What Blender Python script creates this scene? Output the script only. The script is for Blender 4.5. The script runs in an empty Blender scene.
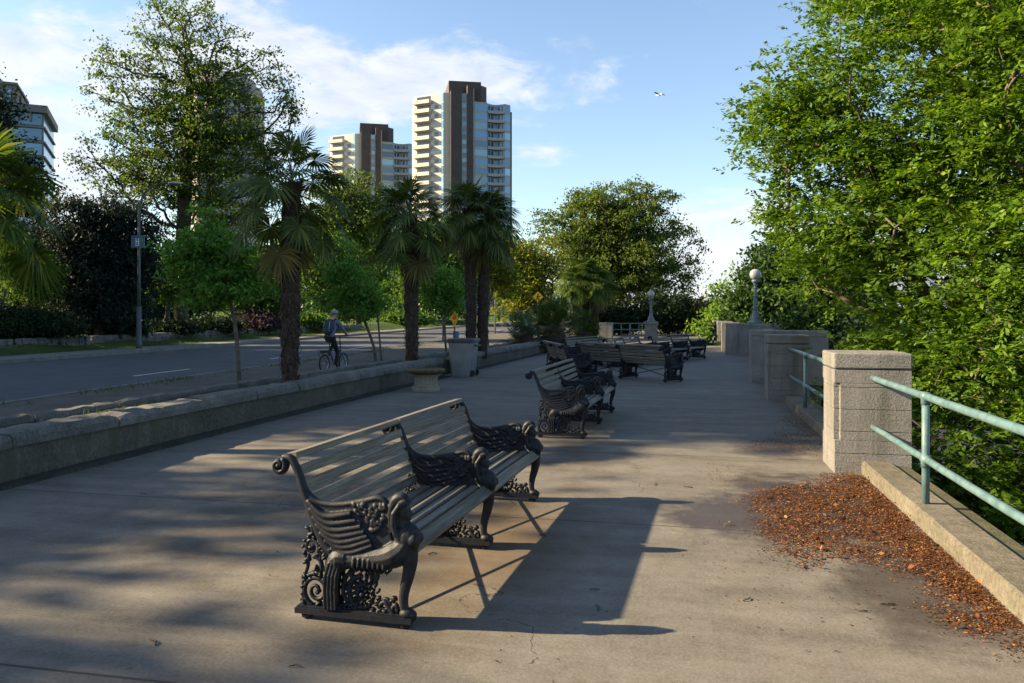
import bpy, bmesh, math, random
import numpy as np
from mathutils import Vector, Matrix

R = math.radians
scene = bpy.context.scene
COL = scene.collection
F, CX, HY, CAMH = 796.0, 512.0, 313.0, 1.6
SUN_ELEV, SUN_AZ = R(26.5), R(88.0)          # azimuth measured from +Y towards -X

# ------------------------------------------------------------------ frames
PA = R(12.4)                                   # the promenade runs 12.4 degrees right of the view axis
RA = R(8.8)                                    # the road
def P(s, t, z=0.0):
    return Vector((s*math.sin(PA)+t*math.cos(PA), s*math.cos(PA)-t*math.sin(PA), z))
def Q(s, t, z=0.0):
    return Vector((s*math.sin(RA)+t*math.cos(RA), s*math.cos(RA)-t*math.sin(RA), z))
def G(px, py, z=0.0):
    d = (CAMH-z)*F/(py-HY)
    return Vector(((px-CX)*d/F, d, z))
def D(px, py, d):
    return Vector(((px-CX)*d/F, d, CAMH-(py-HY)*d/F))

# ------------------------------------------------------------------ objects
def tag(o, label=None, cat=None, group=None, kind=None):
    if label: o['label'] = label
    if cat: o['category'] = cat
    if group: o['group'] = group
    if kind: o['kind'] = kind
    return o
def empty(name, loc=(0, 0, 0), rz=0.0, label=None, cat=None, group=None):
    o = bpy.data.objects.new(name, None); COL.objects.link(o)
    o.empty_display_size = .2
    o.location = loc; o.rotation_euler = (0, 0, rz)
    return tag(o, label, cat, group)
def link(name, me, mat=None, parent=None):
    o = bpy.data.objects.new(name, me); COL.objects.link(o)
    if mat is not None:
        for m in (mat if isinstance(mat, (list, tuple)) else [mat]): me.materials.append(m)
    if parent is not None: o.parent = parent
    return o
def copy_tree(o, parent=None):
    c = o.copy(); COL.objects.link(c); c.parent = parent
    for ch in list(o.children): copy_tree(ch, c)
    return c

class MB:
    """collects shapes into one mesh"""
    def __init__(self): self.v = []; self.f = []; self.mi = []; self.cur = 0
    def add(self, vs, fs):
        b = len(self.v); self.v.extend([tuple(p) for p in vs])
        self.f.extend([tuple(i+b for i in f) for f in fs]); self.mi.extend([self.cur]*len(fs))
        return self
    def box(self, x0, x1, y0, y1, z0, z1, M=None):
        vs = [Vector((x, y, z)) for z in (z0, z1) for y in (y0, y1) for x in (x0, x1)]
        if M is not None: vs = [M @ p for p in vs]
        return self.add(vs, [(0,2,3,1),(4,5,7,6),(0,1,5,4),(2,6,7,3),(0,4,6,2),(1,3,7,5)])
    def prism(self, poly, z0, z1, M=None):
        n = len(poly)
        vs = [Vector((p[0], p[1], z0)) for p in poly]+[Vector((p[0], p[1], z1)) for p in poly]
        if M is not None: vs = [M @ p for p in vs]
        return self.add(vs, [tuple(range(n-1, -1, -1)), tuple(range(n, 2*n))]+[(i, (i+1) % n, n+(i+1) % n, n+i) for i in range(n)])
    def tube(self, pts, rad, n=8, caps=True, flat=None):
        pts = [Vector(p) for p in pts]; m = len(pts)
        rad = [rad]*m if isinstance(rad, (int, float)) else list(rad)
        ref = None; vs = []
        for i, p in enumerate(pts):
            t = (pts[min(i+1, m-1)]-pts[max(i-1, 0)])
            t = t.normalized() if t.length > 1e-9 else Vector((0, 0, 1))
            if ref is None:
                ref = Vector((0, 0, 1)) if abs(t.z) < .9 else Vector((1, 0, 0))
            a = ref-t*ref.dot(t)
            a = a.normalized() if a.length > 1e-6 else t.orthogonal().normalized()
            b = t.cross(a); ref = a
            for k in range(n):
                q = 2*math.pi*k/n
                vs.append(p+(a*math.cos(q)+b*math.sin(q))*rad[i])
        fs = [(i*n+k, i*n+(k+1) % n, (i+1)*n+(k+1) % n, (i+1)*n+k) for i in range(m-1) for k in range(n)]
        if caps: fs += [tuple(range(n-1, -1, -1)), tuple(range((m-1)*n, m*n))]
        return self.add(vs, fs)
    def lathe(self, prof, n=20, c=(0, 0, 0)):
        vs = []; c = Vector(c); m = len(prof)
        for r, z in prof:
            for k in range(n):
                q = 2*math.pi*k/n; vs.append(c+Vector((r*math.cos(q), r*math.sin(q), z)))
        fs = [(i*n+k, i*n+(k+1) % n, (i+1)*n+(k+1) % n, (i+1)*n+k) for i in range(m-1) for k in range(n)]
        fs += [tuple(range(n-1, -1, -1)), tuple(range((m-1)*n, m*n))]
        return self.add(vs, fs)
    def ball(self, c, r, nu=14, nv=9, M=None):
        r = (r, r, r) if isinstance(r, (int, float)) else r
        c = Vector(c); vs = [Vector((0, 0, -r[2]))]
        for j in range(1, nv):
            th = -math.pi/2+math.pi*j/nv
            for k in range(nu):
                q = 2*math.pi*k/nu
                vs.append(Vector((r[0]*math.cos(th)*math.cos(q), r[1]*math.cos(th)*math.sin(q), r[2]*math.sin(th))))
        vs.append(Vector((0, 0, r[2]))); top = len(vs)-1
        if M is not None: vs = [M @ p for p in vs]
        vs = [p+c for p in vs]
        fs = [(0, 1+(k+1) % nu, 1+k) for k in range(nu)]
        for j in range(nv-2):
            for k in range(nu):
                a = 1+j*nu; b = a+nu
                fs.append((a+k, a+(k+1) % nu, b+(k+1) % nu, b+k))
        a = 1+(nv-2)*nu
        fs += [(a+k, a+(k+1) % nu, top) for k in range(nu)]
        return self.add(vs, fs)
    def mesh(self, name, smooth=False):
        me = bpy.data.meshes.new(name); me.from_pydata(self.v, [], self.f)
        me.polygons.foreach_set('material_index', self.mi)
        if smooth: me.polygons.foreach_set('use_smooth', [True]*len(self.f))
        me.update(); return me
    def build(self, name, mat=None, parent=None, smooth=False, bevel=0.0, seg=2):
        o = link(name, self.mesh(name, smooth), mat, parent)
        if bevel:
            b = o.modifiers.new('bevel', 'BEVEL'); b.width = bevel; b.segments = seg; b.limit_method = 'ANGLE'
            b.harden_normals = False
        return o

def np_mesh(name, verts, quads, smooth=False):
    verts = np.asarray(verts, np.float32).reshape(-1, 3); quads = np.asarray(quads, np.int32)
    k = quads.shape[1]
    me = bpy.data.meshes.new(name)
    me.vertices.add(len(verts)); me.vertices.foreach_set('co', verts.ravel())
    me.loops.add(quads.size); me.loops.foreach_set('vertex_index', quads.ravel())
    me.polygons.add(len(quads)); me.polygons.foreach_set('loop_start', np.arange(0, quads.size, k, dtype=np.int32))
    me.polygons.foreach_set('loop_total', np.full(len(quads), k, np.int32))
    if smooth: me.polygons.foreach_set('use_smooth', np.ones(len(quads), bool))
    me.update(calc_edges=True); return me

def evaluated_mesh(o, name):
    dg = bpy.context.evaluated_depsgraph_get(); dg.update()
    me = bpy.data.meshes.new_from_object(o.evaluated_get(dg)); me.name = name
    old = o.data
    bpy.data.objects.remove(o); bpy.data.meshes.remove(old)
    return me

# ------------------------------------------------------------------ materials
def mat_new(name):
    m = bpy.data.materials.new(name); m.use_nodes = True
    nt = m.node_tree; b = nt.nodes['Principled BSDF']
    return m, nt, b
def nd(nt, kind, **kw):
    n = nt.nodes.new(kind)
    for k, v in kw.items():
        if k.startswith('i_'): n.inputs[k[2:].replace('_', ' ')].default_value = v
        else: setattr(n, k, v)
    return n
def ramp(nt, fac, stops):
    r = nd(nt, 'ShaderNodeValToRGB'); el = r.color_ramp.elements
    while len(el) < len(stops): el.new(.5)
    for e, (p, c) in zip(el, stops):
        e.position = p; e.color = (*c, 1) if len(c) == 3 else c
    nt.links.new(fac, r.inputs['Fac']); return r.outputs['Color']
def mth(nt, op, a, b=None, c=None, clamp=False):
    n = nd(nt, 'ShaderNodeMath', operation=op); n.use_clamp = clamp
    for i, x in enumerate((a, b, c)):
        if x is None: continue
        if isinstance(x, (int, float)): n.inputs[i].default_value = x
        else: nt.links.new(x, n.inputs[i])
    return n.outputs[0]
def mixc(nt, fac, a, b, blend='MIX'):
    n = nd(nt, 'ShaderNodeMix', data_type='RGBA', blend_type=blend)
    for sock, x in ((n.inputs[0], fac), (n.inputs[6], a), (n.inputs[7], b)):
        if isinstance(x, (int, float)): sock.default_value = x
        elif isinstance(x, tuple): sock.default_value = (*x, 1) if len(x) == 3 else x
        else: nt.links.new(x, sock)
    return n.outputs[2]
def noise(nt, vec, scale, detail=4.0, rough=.55, dist=0.0):
    n = nd(nt, 'ShaderNodeTexNoise'); n.inputs['Scale'].default_value = scale
    n.inputs['Detail'].default_value = detail; n.inputs['Roughness'].default_value = rough
    n.inputs['Distortion'].default_value = dist
    if vec is not None: nt.links.new(vec, n.inputs['Vector'])
    return n.outputs['Fac']
def bump(nt, b, h, strength=.4, dist=.01):
    n = nd(nt, 'ShaderNodeBump'); n.inputs['Strength'].default_value = strength; n.inputs['Distance'].default_value = dist
    nt.links.new(h, n.inputs['Height']); nt.links.new(n.outputs['Normal'], b.inputs['Normal'])
def surf(name, c1, c2, scale=8, rough=.7, bscale=None, bstr=.4, bdist=.01, metal=0.0, spec=.4, stops=(.3, .7), detail=5.0):
    """a two-tone mottled surface with its own fine relief"""
    m, nt, b = mat_new(name)
    tc = nd(nt, 'ShaderNodeTexCoord').outputs['Object']
    f = noise(nt, tc, scale, detail)
    nt.links.new(ramp(nt, f, [(stops[0], c1), (stops[1], c2)]), b.inputs['Base Color'])
    b.inputs['Roughness'].default_value = rough; b.inputs['Metallic'].default_value = metal
    b.inputs['Specular IOR Level'].default_value = spec
    bump(nt, b, noise(nt, tc, bscale or scale*4, 4.0), bstr, bdist)
    return m
def leafmat(name, c1, c2, c3=None, trans=.4, rough=.6, spec=.12):
    """each leaf its own tint; light also comes through"""
    m, nt, b = mat_new(name)
    rnd = nd(nt, 'ShaderNodeNewGeometry').outputs['Random Per Island']
    st = [(0, c1), (1, c2)] if c3 is None else [(0, c1), (.75, c2), (1, c3)]
    col = ramp(nt, rnd, st)
    nt.links.new(col, b.inputs['Base Color']); b.inputs['Roughness'].default_value = rough
    b.inputs['Specular IOR Level'].default_value = spec
    tr = nd(nt, 'ShaderNodeBsdfTranslucent')
    nt.links.new(mixc(nt, 1.0, col, (1.5, 1.5, .55), 'MULTIPLY'), tr.inputs['Color'])
    mx = nd(nt, 'ShaderNodeMixShader'); mx.inputs[0].default_value = trans
    nt.links.new(b.outputs[0], mx.inputs[1]); nt.links.new(tr.outputs[0], mx.inputs[2])
    nt.links.new(mx.outputs[0], nt.nodes['Material Output'].inputs['Surface'])
    return m

def concrete_ground():
    m, nt, b = mat_new('promenade_concrete')
    tc = nd(nt, 'ShaderNodeTexCoord').outputs['Object']
    sep = nd(nt, 'ShaderNodeSeparateXYZ'); nt.links.new(tc, sep.inputs[0])
    t, s = sep.outputs[0], sep.outputs[1]
    big = noise(nt, tc, .45, 6.0, .6, .6)
    mid = noise(nt, tc, 2.6, 6.0, .65)
    fine = noise(nt, tc, 55, 4.0, .7)
    mp = nd(nt, 'ShaderNodeMapping'); mp.inputs['Scale'].default_value = (.35, 3.2, 1)
    mp.inputs['Rotation'].default_value = (0, 0, R(8)); nt.links.new(tc, mp.inputs[0])
    streak = noise(nt, mp.outputs[0], 1.1, 5.0, .6)
    base = ramp(nt, big, [(.36, (.15, .12, .085)), (.49, (.28, .238, .185)), (.62, (.41, .365, .295))])
    base = mixc(nt, .55, base, ramp(nt, mid, [(.37, (.12, .097, .072)), (.5, (.29, .25, .2)), (.62, (.44, .39, .31))]))
    base = mixc(nt, .38, base, ramp(nt, streak, [(.40, (.14, .118, .088)), (.58, (.40, .35, .275))]))
    base = mixc(nt, .24, base, ramp(nt, fine, [(.38, (.10, .085, .065)), (.62, (.52, .47, .39))]))
    grit = noise(nt, tc, 16, 5.0, .75)
    base = mixc(nt, .13, base, ramp(nt, grit, [(.36, (.09, .075, .055)), (.5, (.29, .25, .20)), (.64, (.47, .42, .34))]))
    # rusty stain under the first bench and damp margin of the leaf drift: marks of their own
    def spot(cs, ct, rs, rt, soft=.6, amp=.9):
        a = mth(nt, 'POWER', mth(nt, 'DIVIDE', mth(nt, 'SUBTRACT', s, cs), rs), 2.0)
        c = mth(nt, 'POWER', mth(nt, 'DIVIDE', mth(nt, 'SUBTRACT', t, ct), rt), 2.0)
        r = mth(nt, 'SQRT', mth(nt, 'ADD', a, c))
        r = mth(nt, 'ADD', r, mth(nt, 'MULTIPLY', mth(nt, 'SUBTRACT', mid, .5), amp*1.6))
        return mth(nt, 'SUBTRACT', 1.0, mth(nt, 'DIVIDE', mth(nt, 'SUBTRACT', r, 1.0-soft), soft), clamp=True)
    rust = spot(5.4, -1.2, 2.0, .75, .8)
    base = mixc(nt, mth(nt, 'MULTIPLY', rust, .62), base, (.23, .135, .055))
    damp = mth(nt, 'MAXIMUM', spot(7.0, 1.0, 1.35, .85, .4), spot(6.5, .32, .85, .6, .45))
    damp = mth(nt, 'MAXIMUM', damp, mth(nt, 'MULTIPLY', spot(4.95, 1.25, 1.0, .5, .5), .85))
    damp = mth(nt, 'MAXIMUM', damp, spot(10.0, 1.0, 1.1, .55, .6))
    smudge = mth(nt, 'MAXIMUM', spot(6.2, -3.2, 2.2, 1.0, .9, 1.6), mth(nt, 'MAXIMUM', spot(9.0, -1.2, 1.6, .8, .9, 1.6), spot(7.9, .7, .8, .35, .8, 1.4)))
    base = mixc(nt, mth(nt, 'MULTIPLY', smudge, .55), base, (.11, .075, .042))
    base = mixc(nt, mth(nt, 'MULTIPLY', damp, .82), base, (.075, .047, .036))
    # expansion joints, cracks
    fr = mth(nt, 'FRACT', mth(nt, 'DIVIDE', mth(nt, 'ADD', s, mth(nt, 'MULTIPLY', big, .04)), 3.05))
    j1 = mth(nt, 'LESS_THAN', fr, .0065)
    fr2 = mth(nt, 'FRACT', mth(nt, 'DIVIDE', mth(nt, 'ADD', t, 103.1), 50.0))
    j2 = mth(nt, 'LESS_THAN', fr2, .0035)
    j = j1
    vo = nd(nt, 'ShaderNodeTexVoronoi', feature='DISTANCE_TO_EDGE'); vo.inputs['Scale'].default_value = .23
    wob = nd(nt, 'ShaderNodeVectorMath', operation='ADD'); nt.links.new(tc, wob.inputs[0])
    nn = nd(nt, 'ShaderNodeTexNoise'); nn.inputs['Scale'].default_value = 1.6; nn.inputs['Detail'].default_value = 5
    nt.links.new(tc, nn.inputs['Vector']); nt.links.new(nn.outputs['Color'], wob.inputs[1])
    nt.links.new(wob.outputs[0], vo.inputs['Vector'])
    crack = mth(nt, 'MULTIPLY', mth(nt, 'LESS_THAN', vo.outputs[0], .0011), mth(nt, 'GREATER_THAN', big, .55))
    base = mixc(nt, mth(nt, 'MULTIPLY', mth(nt, 'MAXIMUM', j, crack), .78), base, (.05, .042, .035))
    # gum and specks
    v2 = nd(nt, 'ShaderNodeTexVoronoi'); v2.inputs['Scale'].default_value = 5.0; nt.links.new(tc, v2.inputs['Vector'])
    sp = mth(nt, 'MULTIPLY', mth(nt, 'LESS_THAN', v2.outputs['Distance'], .085), mth(nt, 'GREATER_THAN', mid, .55))
    base = mixc(nt, mth(nt, 'MULTIPLY', sp, .5), base, (.075, .065, .055))
    base = mixc(nt, 1.0, base, (.43, .45, .475), 'MULTIPLY')
    nt.links.new(base, b.inputs['Base Color'])
    b.inputs['Specular IOR Level'].default_value = .35
    nt.links.new(ramp(nt, damp, [(0, (.82,)*3), (1, (.5,)*3)]), b.inputs['Roughness'])
    h = mth(nt, 'ADD', mth(nt, 'MULTIPLY', fine, .35), mth(nt, 'MULTIPLY', mid, .5))
    h = mth(nt, 'SUBTRACT', h, mth(nt, 'MULTIPLY', j, .8))
    bump(nt, b, h, .55, .012)
    return m

def stone_mat(name, c1, c2, c3, scale=9, bstr=.8, bdist=.012, streaks=2.2):
    m, nt, b = mat_new(name)
    tc = nd(nt, 'ShaderNodeTexCoord').outputs['Object']
    f = noise(nt, tc, scale*.25, 5, .6); g = noise(nt, tc, scale*3.5, 6, .7)
    base = ramp(nt, f, [(.3, c1), (.5, c2), (.7, c3)])
    base = mixc(nt, .4, base, ramp(nt, g, [(.35, tuple(x*.55 for x in c1)), (.65, tuple(min(1, x*1.25) for x in c3))]))
    mp = nd(nt, 'ShaderNodeMapping'); mp.inputs['Scale'].default_value = (2.2, 2.2, .25); nt.links.new(tc, mp.inputs[0])
    st = noise(nt, mp.outputs[0], 1.6, 5, .6)
    base = mixc(nt, mth(nt, 'MULTIPLY', mth(nt, 'SUBTRACT', st, .5), streaks, clamp=True), base, (.07, .075, .05))
    nt.links.new(base, b.inputs['Base Color']); b.inputs['Roughness'].default_value = .88
    b.inputs['Specular IOR Level'].default_value = .25
    bump(nt, b, mth(nt, 'ADD', g, mth(nt, 'MULTIPLY', noise(nt, tc, scale*9, 3), .5)), bstr, bdist)
    return m

def wood_mat():
    m, nt, b = mat_new('weathered_wood')
    tc = nd(nt, 'ShaderNodeTexCoord').outputs['Object']
    oi = nd(nt, 'ShaderNodeNewGeometry').outputs['Random Per Island']
    mp = nd(nt, 'ShaderNodeMapping'); mp.inputs['Scale'].default_value = (22, 1.1, 22)
    off = nd(nt, 'ShaderNodeCombineXYZ'); nt.links.new(mth(nt, 'MULTIPLY', oi, 31.0), off.inputs[1])
    nt.links.new(tc, mp.inputs[0]); nt.links.new(off.outputs[0], mp.inputs['Location'])
    g = noise(nt, mp.outputs[0], 2.2, 6, .65, .4); bl = noise(nt, tc, 5, 5, .6)
    col = ramp(nt, g, [(.36, (.035, .031, .025)), (.52, (.115, .105, .083)), (.66, (.21, .195, .155))])
    col = mixc(nt, .35, col, ramp(nt, oi, [(0, (.045, .044, .038)), (1, (.19, .172, .135))]))
    col = mixc(nt, mth(nt, 'MULTIPLY', mth(nt, 'SUBTRACT', bl, .58), 4.0, clamp=True), col, (.085, .095, .045))
    nt.links.new(col, b.inputs['Base Color']); b.inputs['Roughness'].default_value = .62
    b.inputs['Specular IOR Level'].default_value = .45
    bump(nt, b, g, .5, .004)
    return m

M = {}
M['prom'] = concrete_ground()
M['pier'] = stone_mat('roughcast_concrete', (0.1615, 0.1559, 0.1442), (0.2301, 0.2204, 0.2069), (0.2937, 0.2849, 0.2696), 12, 1.0, .03)
M['wallc'] = stone_mat('old_wall_concrete', (0.0375, 0.039, 0.03), (0.0863, 0.084, 0.0675), (0.1425, 0.1387, 0.1162), 7, .7, .015, 6.0)
M['foot'] = stone_mat('damp_wall_foot', (.018, .02, .015), (.035, .036, .027), (.06, .06, .048), 7, .8)
M['capst'] = stone_mat('granite_cap', (.06, .062, .06), (.12, .12, .112), (.20, .195, .18), 10, 1.0)
M['kerb'] = stone_mat('kerb_concrete', (0.06, 0.0528, 0.0336), (0.12, 0.1056, 0.0784), (0.192, 0.172, 0.132), 8, .7)
M['moss'] = surf('mossy_concrete', (.035, .042, .014), (.095, .085, .045), 6, .95, 40, .9, .012)
M['rubble'] = surf('rubble_stone', (.035, .036, .036), (.15, .147, .137), 3.5, .9, 9, 1.0, .06)
M['asphalt'] = surf('asphalt', (0.052, 0.0544, 0.06), (0.08, 0.0824, 0.088), 1.2, .8, 90, .35, .006, spec=.35)
M['walk'] = surf('sidewalk_gravel', (0.06, 0.0528, 0.04), (0.108, 0.096, 0.076), 1.4, .9, 60, .5, .01)
M['kerbl'] = surf('pale_kerb', (.11, .11, .10), (.19, .185, .17), 3, .85, 30, .4)
M['paint'] = surf('road_paint', (.55, .55, .53), (.75, .75, .72), 4, .7)
M['soil'] = surf('bed_soil', (.025, .02, .014), (.07, .055, .035), 5, .95, 25, 1.0, .04)
M['ground'] = None
M['iron'] = surf('painted_cast_iron', (.005, .0065, .0095), (.016, .0185, .0245), 22, .52, 150, .5, .003, metal=0.0, spec=.24)
M['wood'] = wood_mat()
M['teal'] = surf('chipped_teal_paint', (0.0499, 0.097, 0.1045), (0.0997, 0.1689, 0.1802), 12, .45, 60, .35, .004, stops=(.25, .6))
M['bark'] = surf('grey_bark', (.055, .045, .034), (.15, .125, .095), 6, .9, 16, 1.0, .03)
M['barkd'] = surf('dark_bark', (.03, .025, .02), (.085, .07, .052), 6, .9, 14, 1.0, .03)
M['barkr'] = surf('smooth_bark', (.06, .047, .032), (.15, .12, .085), 9, .85, 26, .7, .012)
M['fibre'] = surf('palm_fibre', (.02, .014, .011), (.085, .06, .045), 26, .95, 60, 1.0, .03)
M['steel'] = surf('grey_green_steel', (0.048, 0.064, 0.068), (0.08, 0.1, 0.104), 10, .5)
M['lampiron'] = surf('lamp_blue_grey', (.07, .10, .12), (.12, .16, .18), 10, .5)
M['globe'] = surf('white_globe', (.27, .275, .28), (.34, .345, .35), 3, .35, bstr=.02)
M['bin'] = surf('grey_plastic', (0.152, 0.16, 0.172), (0.208, 0.216, 0.228), 4, .5, 60, .1)
M['bindark'] = surf('dark_plastic', (.03, .032, .037), (.055, .058, .063), 6, .5, 60, .1)
M['urn'] = stone_mat('cast_stone_urn', (.16, .14, .10), (.28, .25, .19), (.38, .345, .27), 14, .6)
M['urnrim'] = surf('mossy_rim', (.05, .04, .02), (.13, .095, .045), 9, .9)
M['yellow'] = surf('sign_yellow', (.88, .46, .015), (.95, .52, .02), 5, .45, bstr=.02)
M['orange'] = surf('sign_orange', (.70, .10, .01), (.78, .14, .015), 5, .45, bstr=.02)
M['black'] = surf('black_paint', (.01, .01, .01), (.02, .02, .02), 5, .5, bstr=.05)
M['blue'] = surf('blue_board', (.06, .17, .36), (.09, .23, .45), 5, .5, bstr=.03)
M['slate'] = surf('slate_blue_board', (.07, .11, .17), (.11, .16, .23), 5, .5, bstr=.03)
M['whitep'] = surf('white_paint', (.62, .63, .63), (.74, .74, .73), 5, .5, bstr=.03)
M['skin'] = surf('skin', (.36, .21, .15), (.46, .28, .2), 8, .55, bstr=.03)
M['jacket'] = surf('grey_blue_jacket', (.10, .125, .18), (.155, .185, .25), 7, .8, 30, .5, .01)
M['trous'] = surf('black_trousers', (.009, .009, .012), (.02, .02, .024), 7, .85, 30, .5, .01)
M['pack'] = surf('dark_teal_pack', (.012, .028, .045), (.03, .06, .08), 7, .7, 30, .5, .01)
M['packg'] = surf('pale_pack_trim', (.2, .26, .28), (.3, .36, .38), 7, .6)
M['helmet'] = surf('grey_helmet', (.16, .175, .20), (.23, .25, .28), 7, .4)
M['tyre'] = surf('tyre_rubber', (.012, .012, .013), (.025, .025, .026), 12, .8)
M['bikeblue'] = surf('bike_paint', (.02, .05, .10), (.035, .075, .15), 8, .35, bstr=.03)
M['chrome'] = surf('worn_metal', (.35, .36, .37), (.5, .5, .5), 10, .35, metal=.8)
# leaves
M['L_right'] = leafmat('leaf_bright', (0.0461, 0.1025, 0.0103), (0.1076, 0.1947, 0.0185), (0.1742, 0.246, 0.0359), .42)
M['L_tall'] = leafmat('leaf_olive', (.034, .070, .014), (.082, .132, .026), (.14, .175, .045), .36)
M['L_mid'] = leafmat('leaf_mid', (0.0298, 0.0746, 0.0161), (0.0746, 0.1435, 0.0298), (0.1263, 0.1837, 0.0344), .4)
M['L_yel'] = leafmat('leaf_yellow_green', (.06, .10, .012), (.15, .18, .02), (.26, .22, .03), .42)
M['L_dark'] = leafmat('leaf_dark', (0.0082, 0.018, 0.009), (0.0213, 0.041, 0.018), (0.0328, 0.0533, 0.0246), .2)
M['L_cedar'] = leafmat('leaf_cedar', (0.0082, 0.0172, 0.0156), (0.0197, 0.0344, 0.0295), (0.0287, 0.0451, 0.0369), .15)
M['L_young'] = leafmat('leaf_young', (0.0612, 0.1466, 0.0292), (0.1149, 0.24, 0.0467), (0.1838, 0.2933, 0.0667), .42)
M['L_big'] = leafmat('leaf_big', (.038, .072, .015), (.09, .135, .028), (.16, .18, .045), .36)
M['L_conif'] = leafmat('leaf_conifer', (0.0123, 0.0369, 0.0115), (0.0328, 0.0697, 0.0164), (0.0615, 0.0984, 0.0205), .25)
M['L_lime'] = leafmat('leaf_lime', (0.0688, 0.1375, 0.0187), (0.1375, 0.2375, 0.0312), (0.2, 0.2875, 0.05), .42)
M['L_palm'] = leafmat('palm_leaf', (0.027, 0.0486, 0.0149), (0.0675, 0.1053, 0.027), (0.1485, 0.162, 0.0473), .28, .6, .12)
M['L_palmd'] = leafmat('palm_old_leaf', (.06, .06, .02), (.13, .115, .04), (.22, .15, .05), .3)
M['L_palms'] = leafmat('palm_leaf_painted_sun', (.03, .06, .014), (.07, .12, .025), (.15, .16, .03), .32, .6, .12)  # palm leaf again, with sunlight put into its greener tone
M['L_fan'] = leafmat('fan_palm_leaf', (0.0375, 0.075, 0.04), (0.075, 0.125, 0.0688), (0.1375, 0.1875, 0.1125), .2, .42)
M['L_red'] = leafmat('leaf_russet', (.10, .06, .02), (.2, .09, .03), None, .35)
M['L_purple'] = leafmat('leaf_purple', (.03, .02, .03), (.07, .05, .075), None, .25)
M['L_litter'] = leafmat('fallen_leaf', (.035, .015, .008), (.125, .045, .017), (.34, .175, .065), .1, .8)
M['L_grass'] = leafmat('grass_blade', (.03, .055, .012), (.08, .115, .03), (.16, .16, .06), .3)

# ------------------------------------------------------------------ world, sun, camera
world = bpy.data.worlds.new('World'); scene.world = world; world.use_nodes = True
def build_world():
    nt = world.node_tree
    bg = nt.nodes['Background']
    sky = nd(nt, 'ShaderNodeTexSky', sky_type='NISHITA', sun_disc=False)
    sky.sun_elevation = SUN_ELEV; sky.sun_rotation = -SUN_AZ
    sky.air_density = 1.0; sky.dust_density = .6; sky.ozone_density = 1.6
    tc = nd(nt, 'ShaderNodeTexCoord').outputs['Generated']
    sep = nd(nt, 'ShaderNodeSeparateXYZ'); nt.links.new(tc, sep.inputs[0])
    x, y, z = sep.outputs
    yy = mth(nt, 'MAXIMUM', mth(nt, 'ABSOLUTE', y), .05)
    u = mth(nt, 'DIVIDE', x, yy); w = mth(nt, 'DIVIDE', z, yy)
    mp = nd(nt, 'ShaderNodeMapping'); mp.inputs['Scale'].default_value = (2.6, 2.6, 6.5)
    mp.inputs['Rotation'].default_value = (0, R(-12), 0)
    nt.links.new(tc, mp.inputs[0])
    n1 = noise(nt, mp.outputs[0], 2.0, 9, .58, .35)
    n2 = noise(nt, mp.outputs[0], 5.5, 8, .62, .5)
    def blob(cu, cw, ru, rw):
        a = mth(nt, 'POWER', mth(nt, 'DIVIDE', mth(nt, 'SUBTRACT', u, cu), ru), 2.0)
        c = mth(nt, 'POWER', mth(nt, 'DIVIDE', mth(nt, 'SUBTRACT', w, cw), rw), 2.0)
        return mth(nt, 'SUBTRACT', 1.0, mth(nt, 'SQRT', mth(nt, 'ADD', a, c)), clamp=True)
    def B(px, py, rx, ry): return blob((px-CX)/F, (HY-py)/F, rx/F, ry/F)
    masks = [(B(20, 100, 240, 150), 1.95), (B(230, 120, 240, 150), 1.3), (B(430, 75, 260, 62), 1.25), (B(548, 152, 80, 40), .9),
             (B(715, 250, 120, 85), 1.9), (B(690, 285, 240, 60), .9), (B(920, 290, 300, 110), 1.2), (B(250, 20, 130, 60), .8), (B(300, 300, 500, 120), .5)]
    tot = None
    for mk, k in masks:
        v = mth(nt, 'MULTIPLY', mk, k); tot = v if tot is None else mth(nt, 'ADD', tot, v)
    tot = mth(nt, 'MINIMUM', tot, 1.15)
    nz = mth(nt, 'ADD', mth(nt, 'MULTIPLY', n1, .68), mth(nt, 'MULTIPLY', n2, .32))
    cl = mth(nt, 'ADD', mth(nt, 'MULTIPLY', mth(nt, 'SUBTRACT', nz, .5), 4.6), mth(nt, 'SUBTRACT', mth(nt, 'MULTIPLY', tot, 1.25), .50), clamp=True)
    # thin general cover elsewhere, for the half of the sky behind the camera
    sm = nd(nt, 'ShaderNodeMapRange', interpolation_type='SMOOTHERSTEP'); nt.links.new(cl, sm.inputs['Value'])
    cc = ramp(nt, n2, [(.3, (3.1, 3.35, 3.8)), (.65, (4.2, 4.25, 4.3))])
    fac = mth(nt, 'MULTIPLY', sm.outputs[0], .86)
    hs = nd(nt, 'ShaderNodeHueSaturation'); hs.inputs['Saturation'].default_value = .98
    nt.links.new(sky.outputs[0], hs.inputs['Color'])
    nt.links.new(mixc(nt, fac, hs.outputs[0], cc), bg.inputs['Color'])
    bg.inputs['Strength'].default_value = .07
build_world()
sl = bpy.data.lights.new('sun', 'SUN'); sl.energy = 5.0; sl.angle = R(.55); sl.color = (1.0, .79, .50)
so = bpy.data.objects.new('sun', sl); COL.objects.link(so); so.location = (-20, 4, 30)
sd = Vector((-math.sin(SUN_AZ)*math.cos(SUN_ELEV), math.cos(SUN_AZ)*math.cos(SUN_ELEV), math.sin(SUN_ELEV)))
so.rotation_euler = sd.to_track_quat('Z', 'Y').to_euler()
cam = bpy.data.cameras.new('camera'); co = bpy.data.objects.new('camera', cam); COL.objects.link(co)
co.location = (0, 0, CAMH); co.rotation_euler = (R(90), 0, 0)
cam.sensor_width = 36; cam.lens = F/1024*36; cam.shift_y = -(341.5-HY)/1024
cam.clip_start = .05; cam.clip_end = 9000
scene.camera = co
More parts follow.
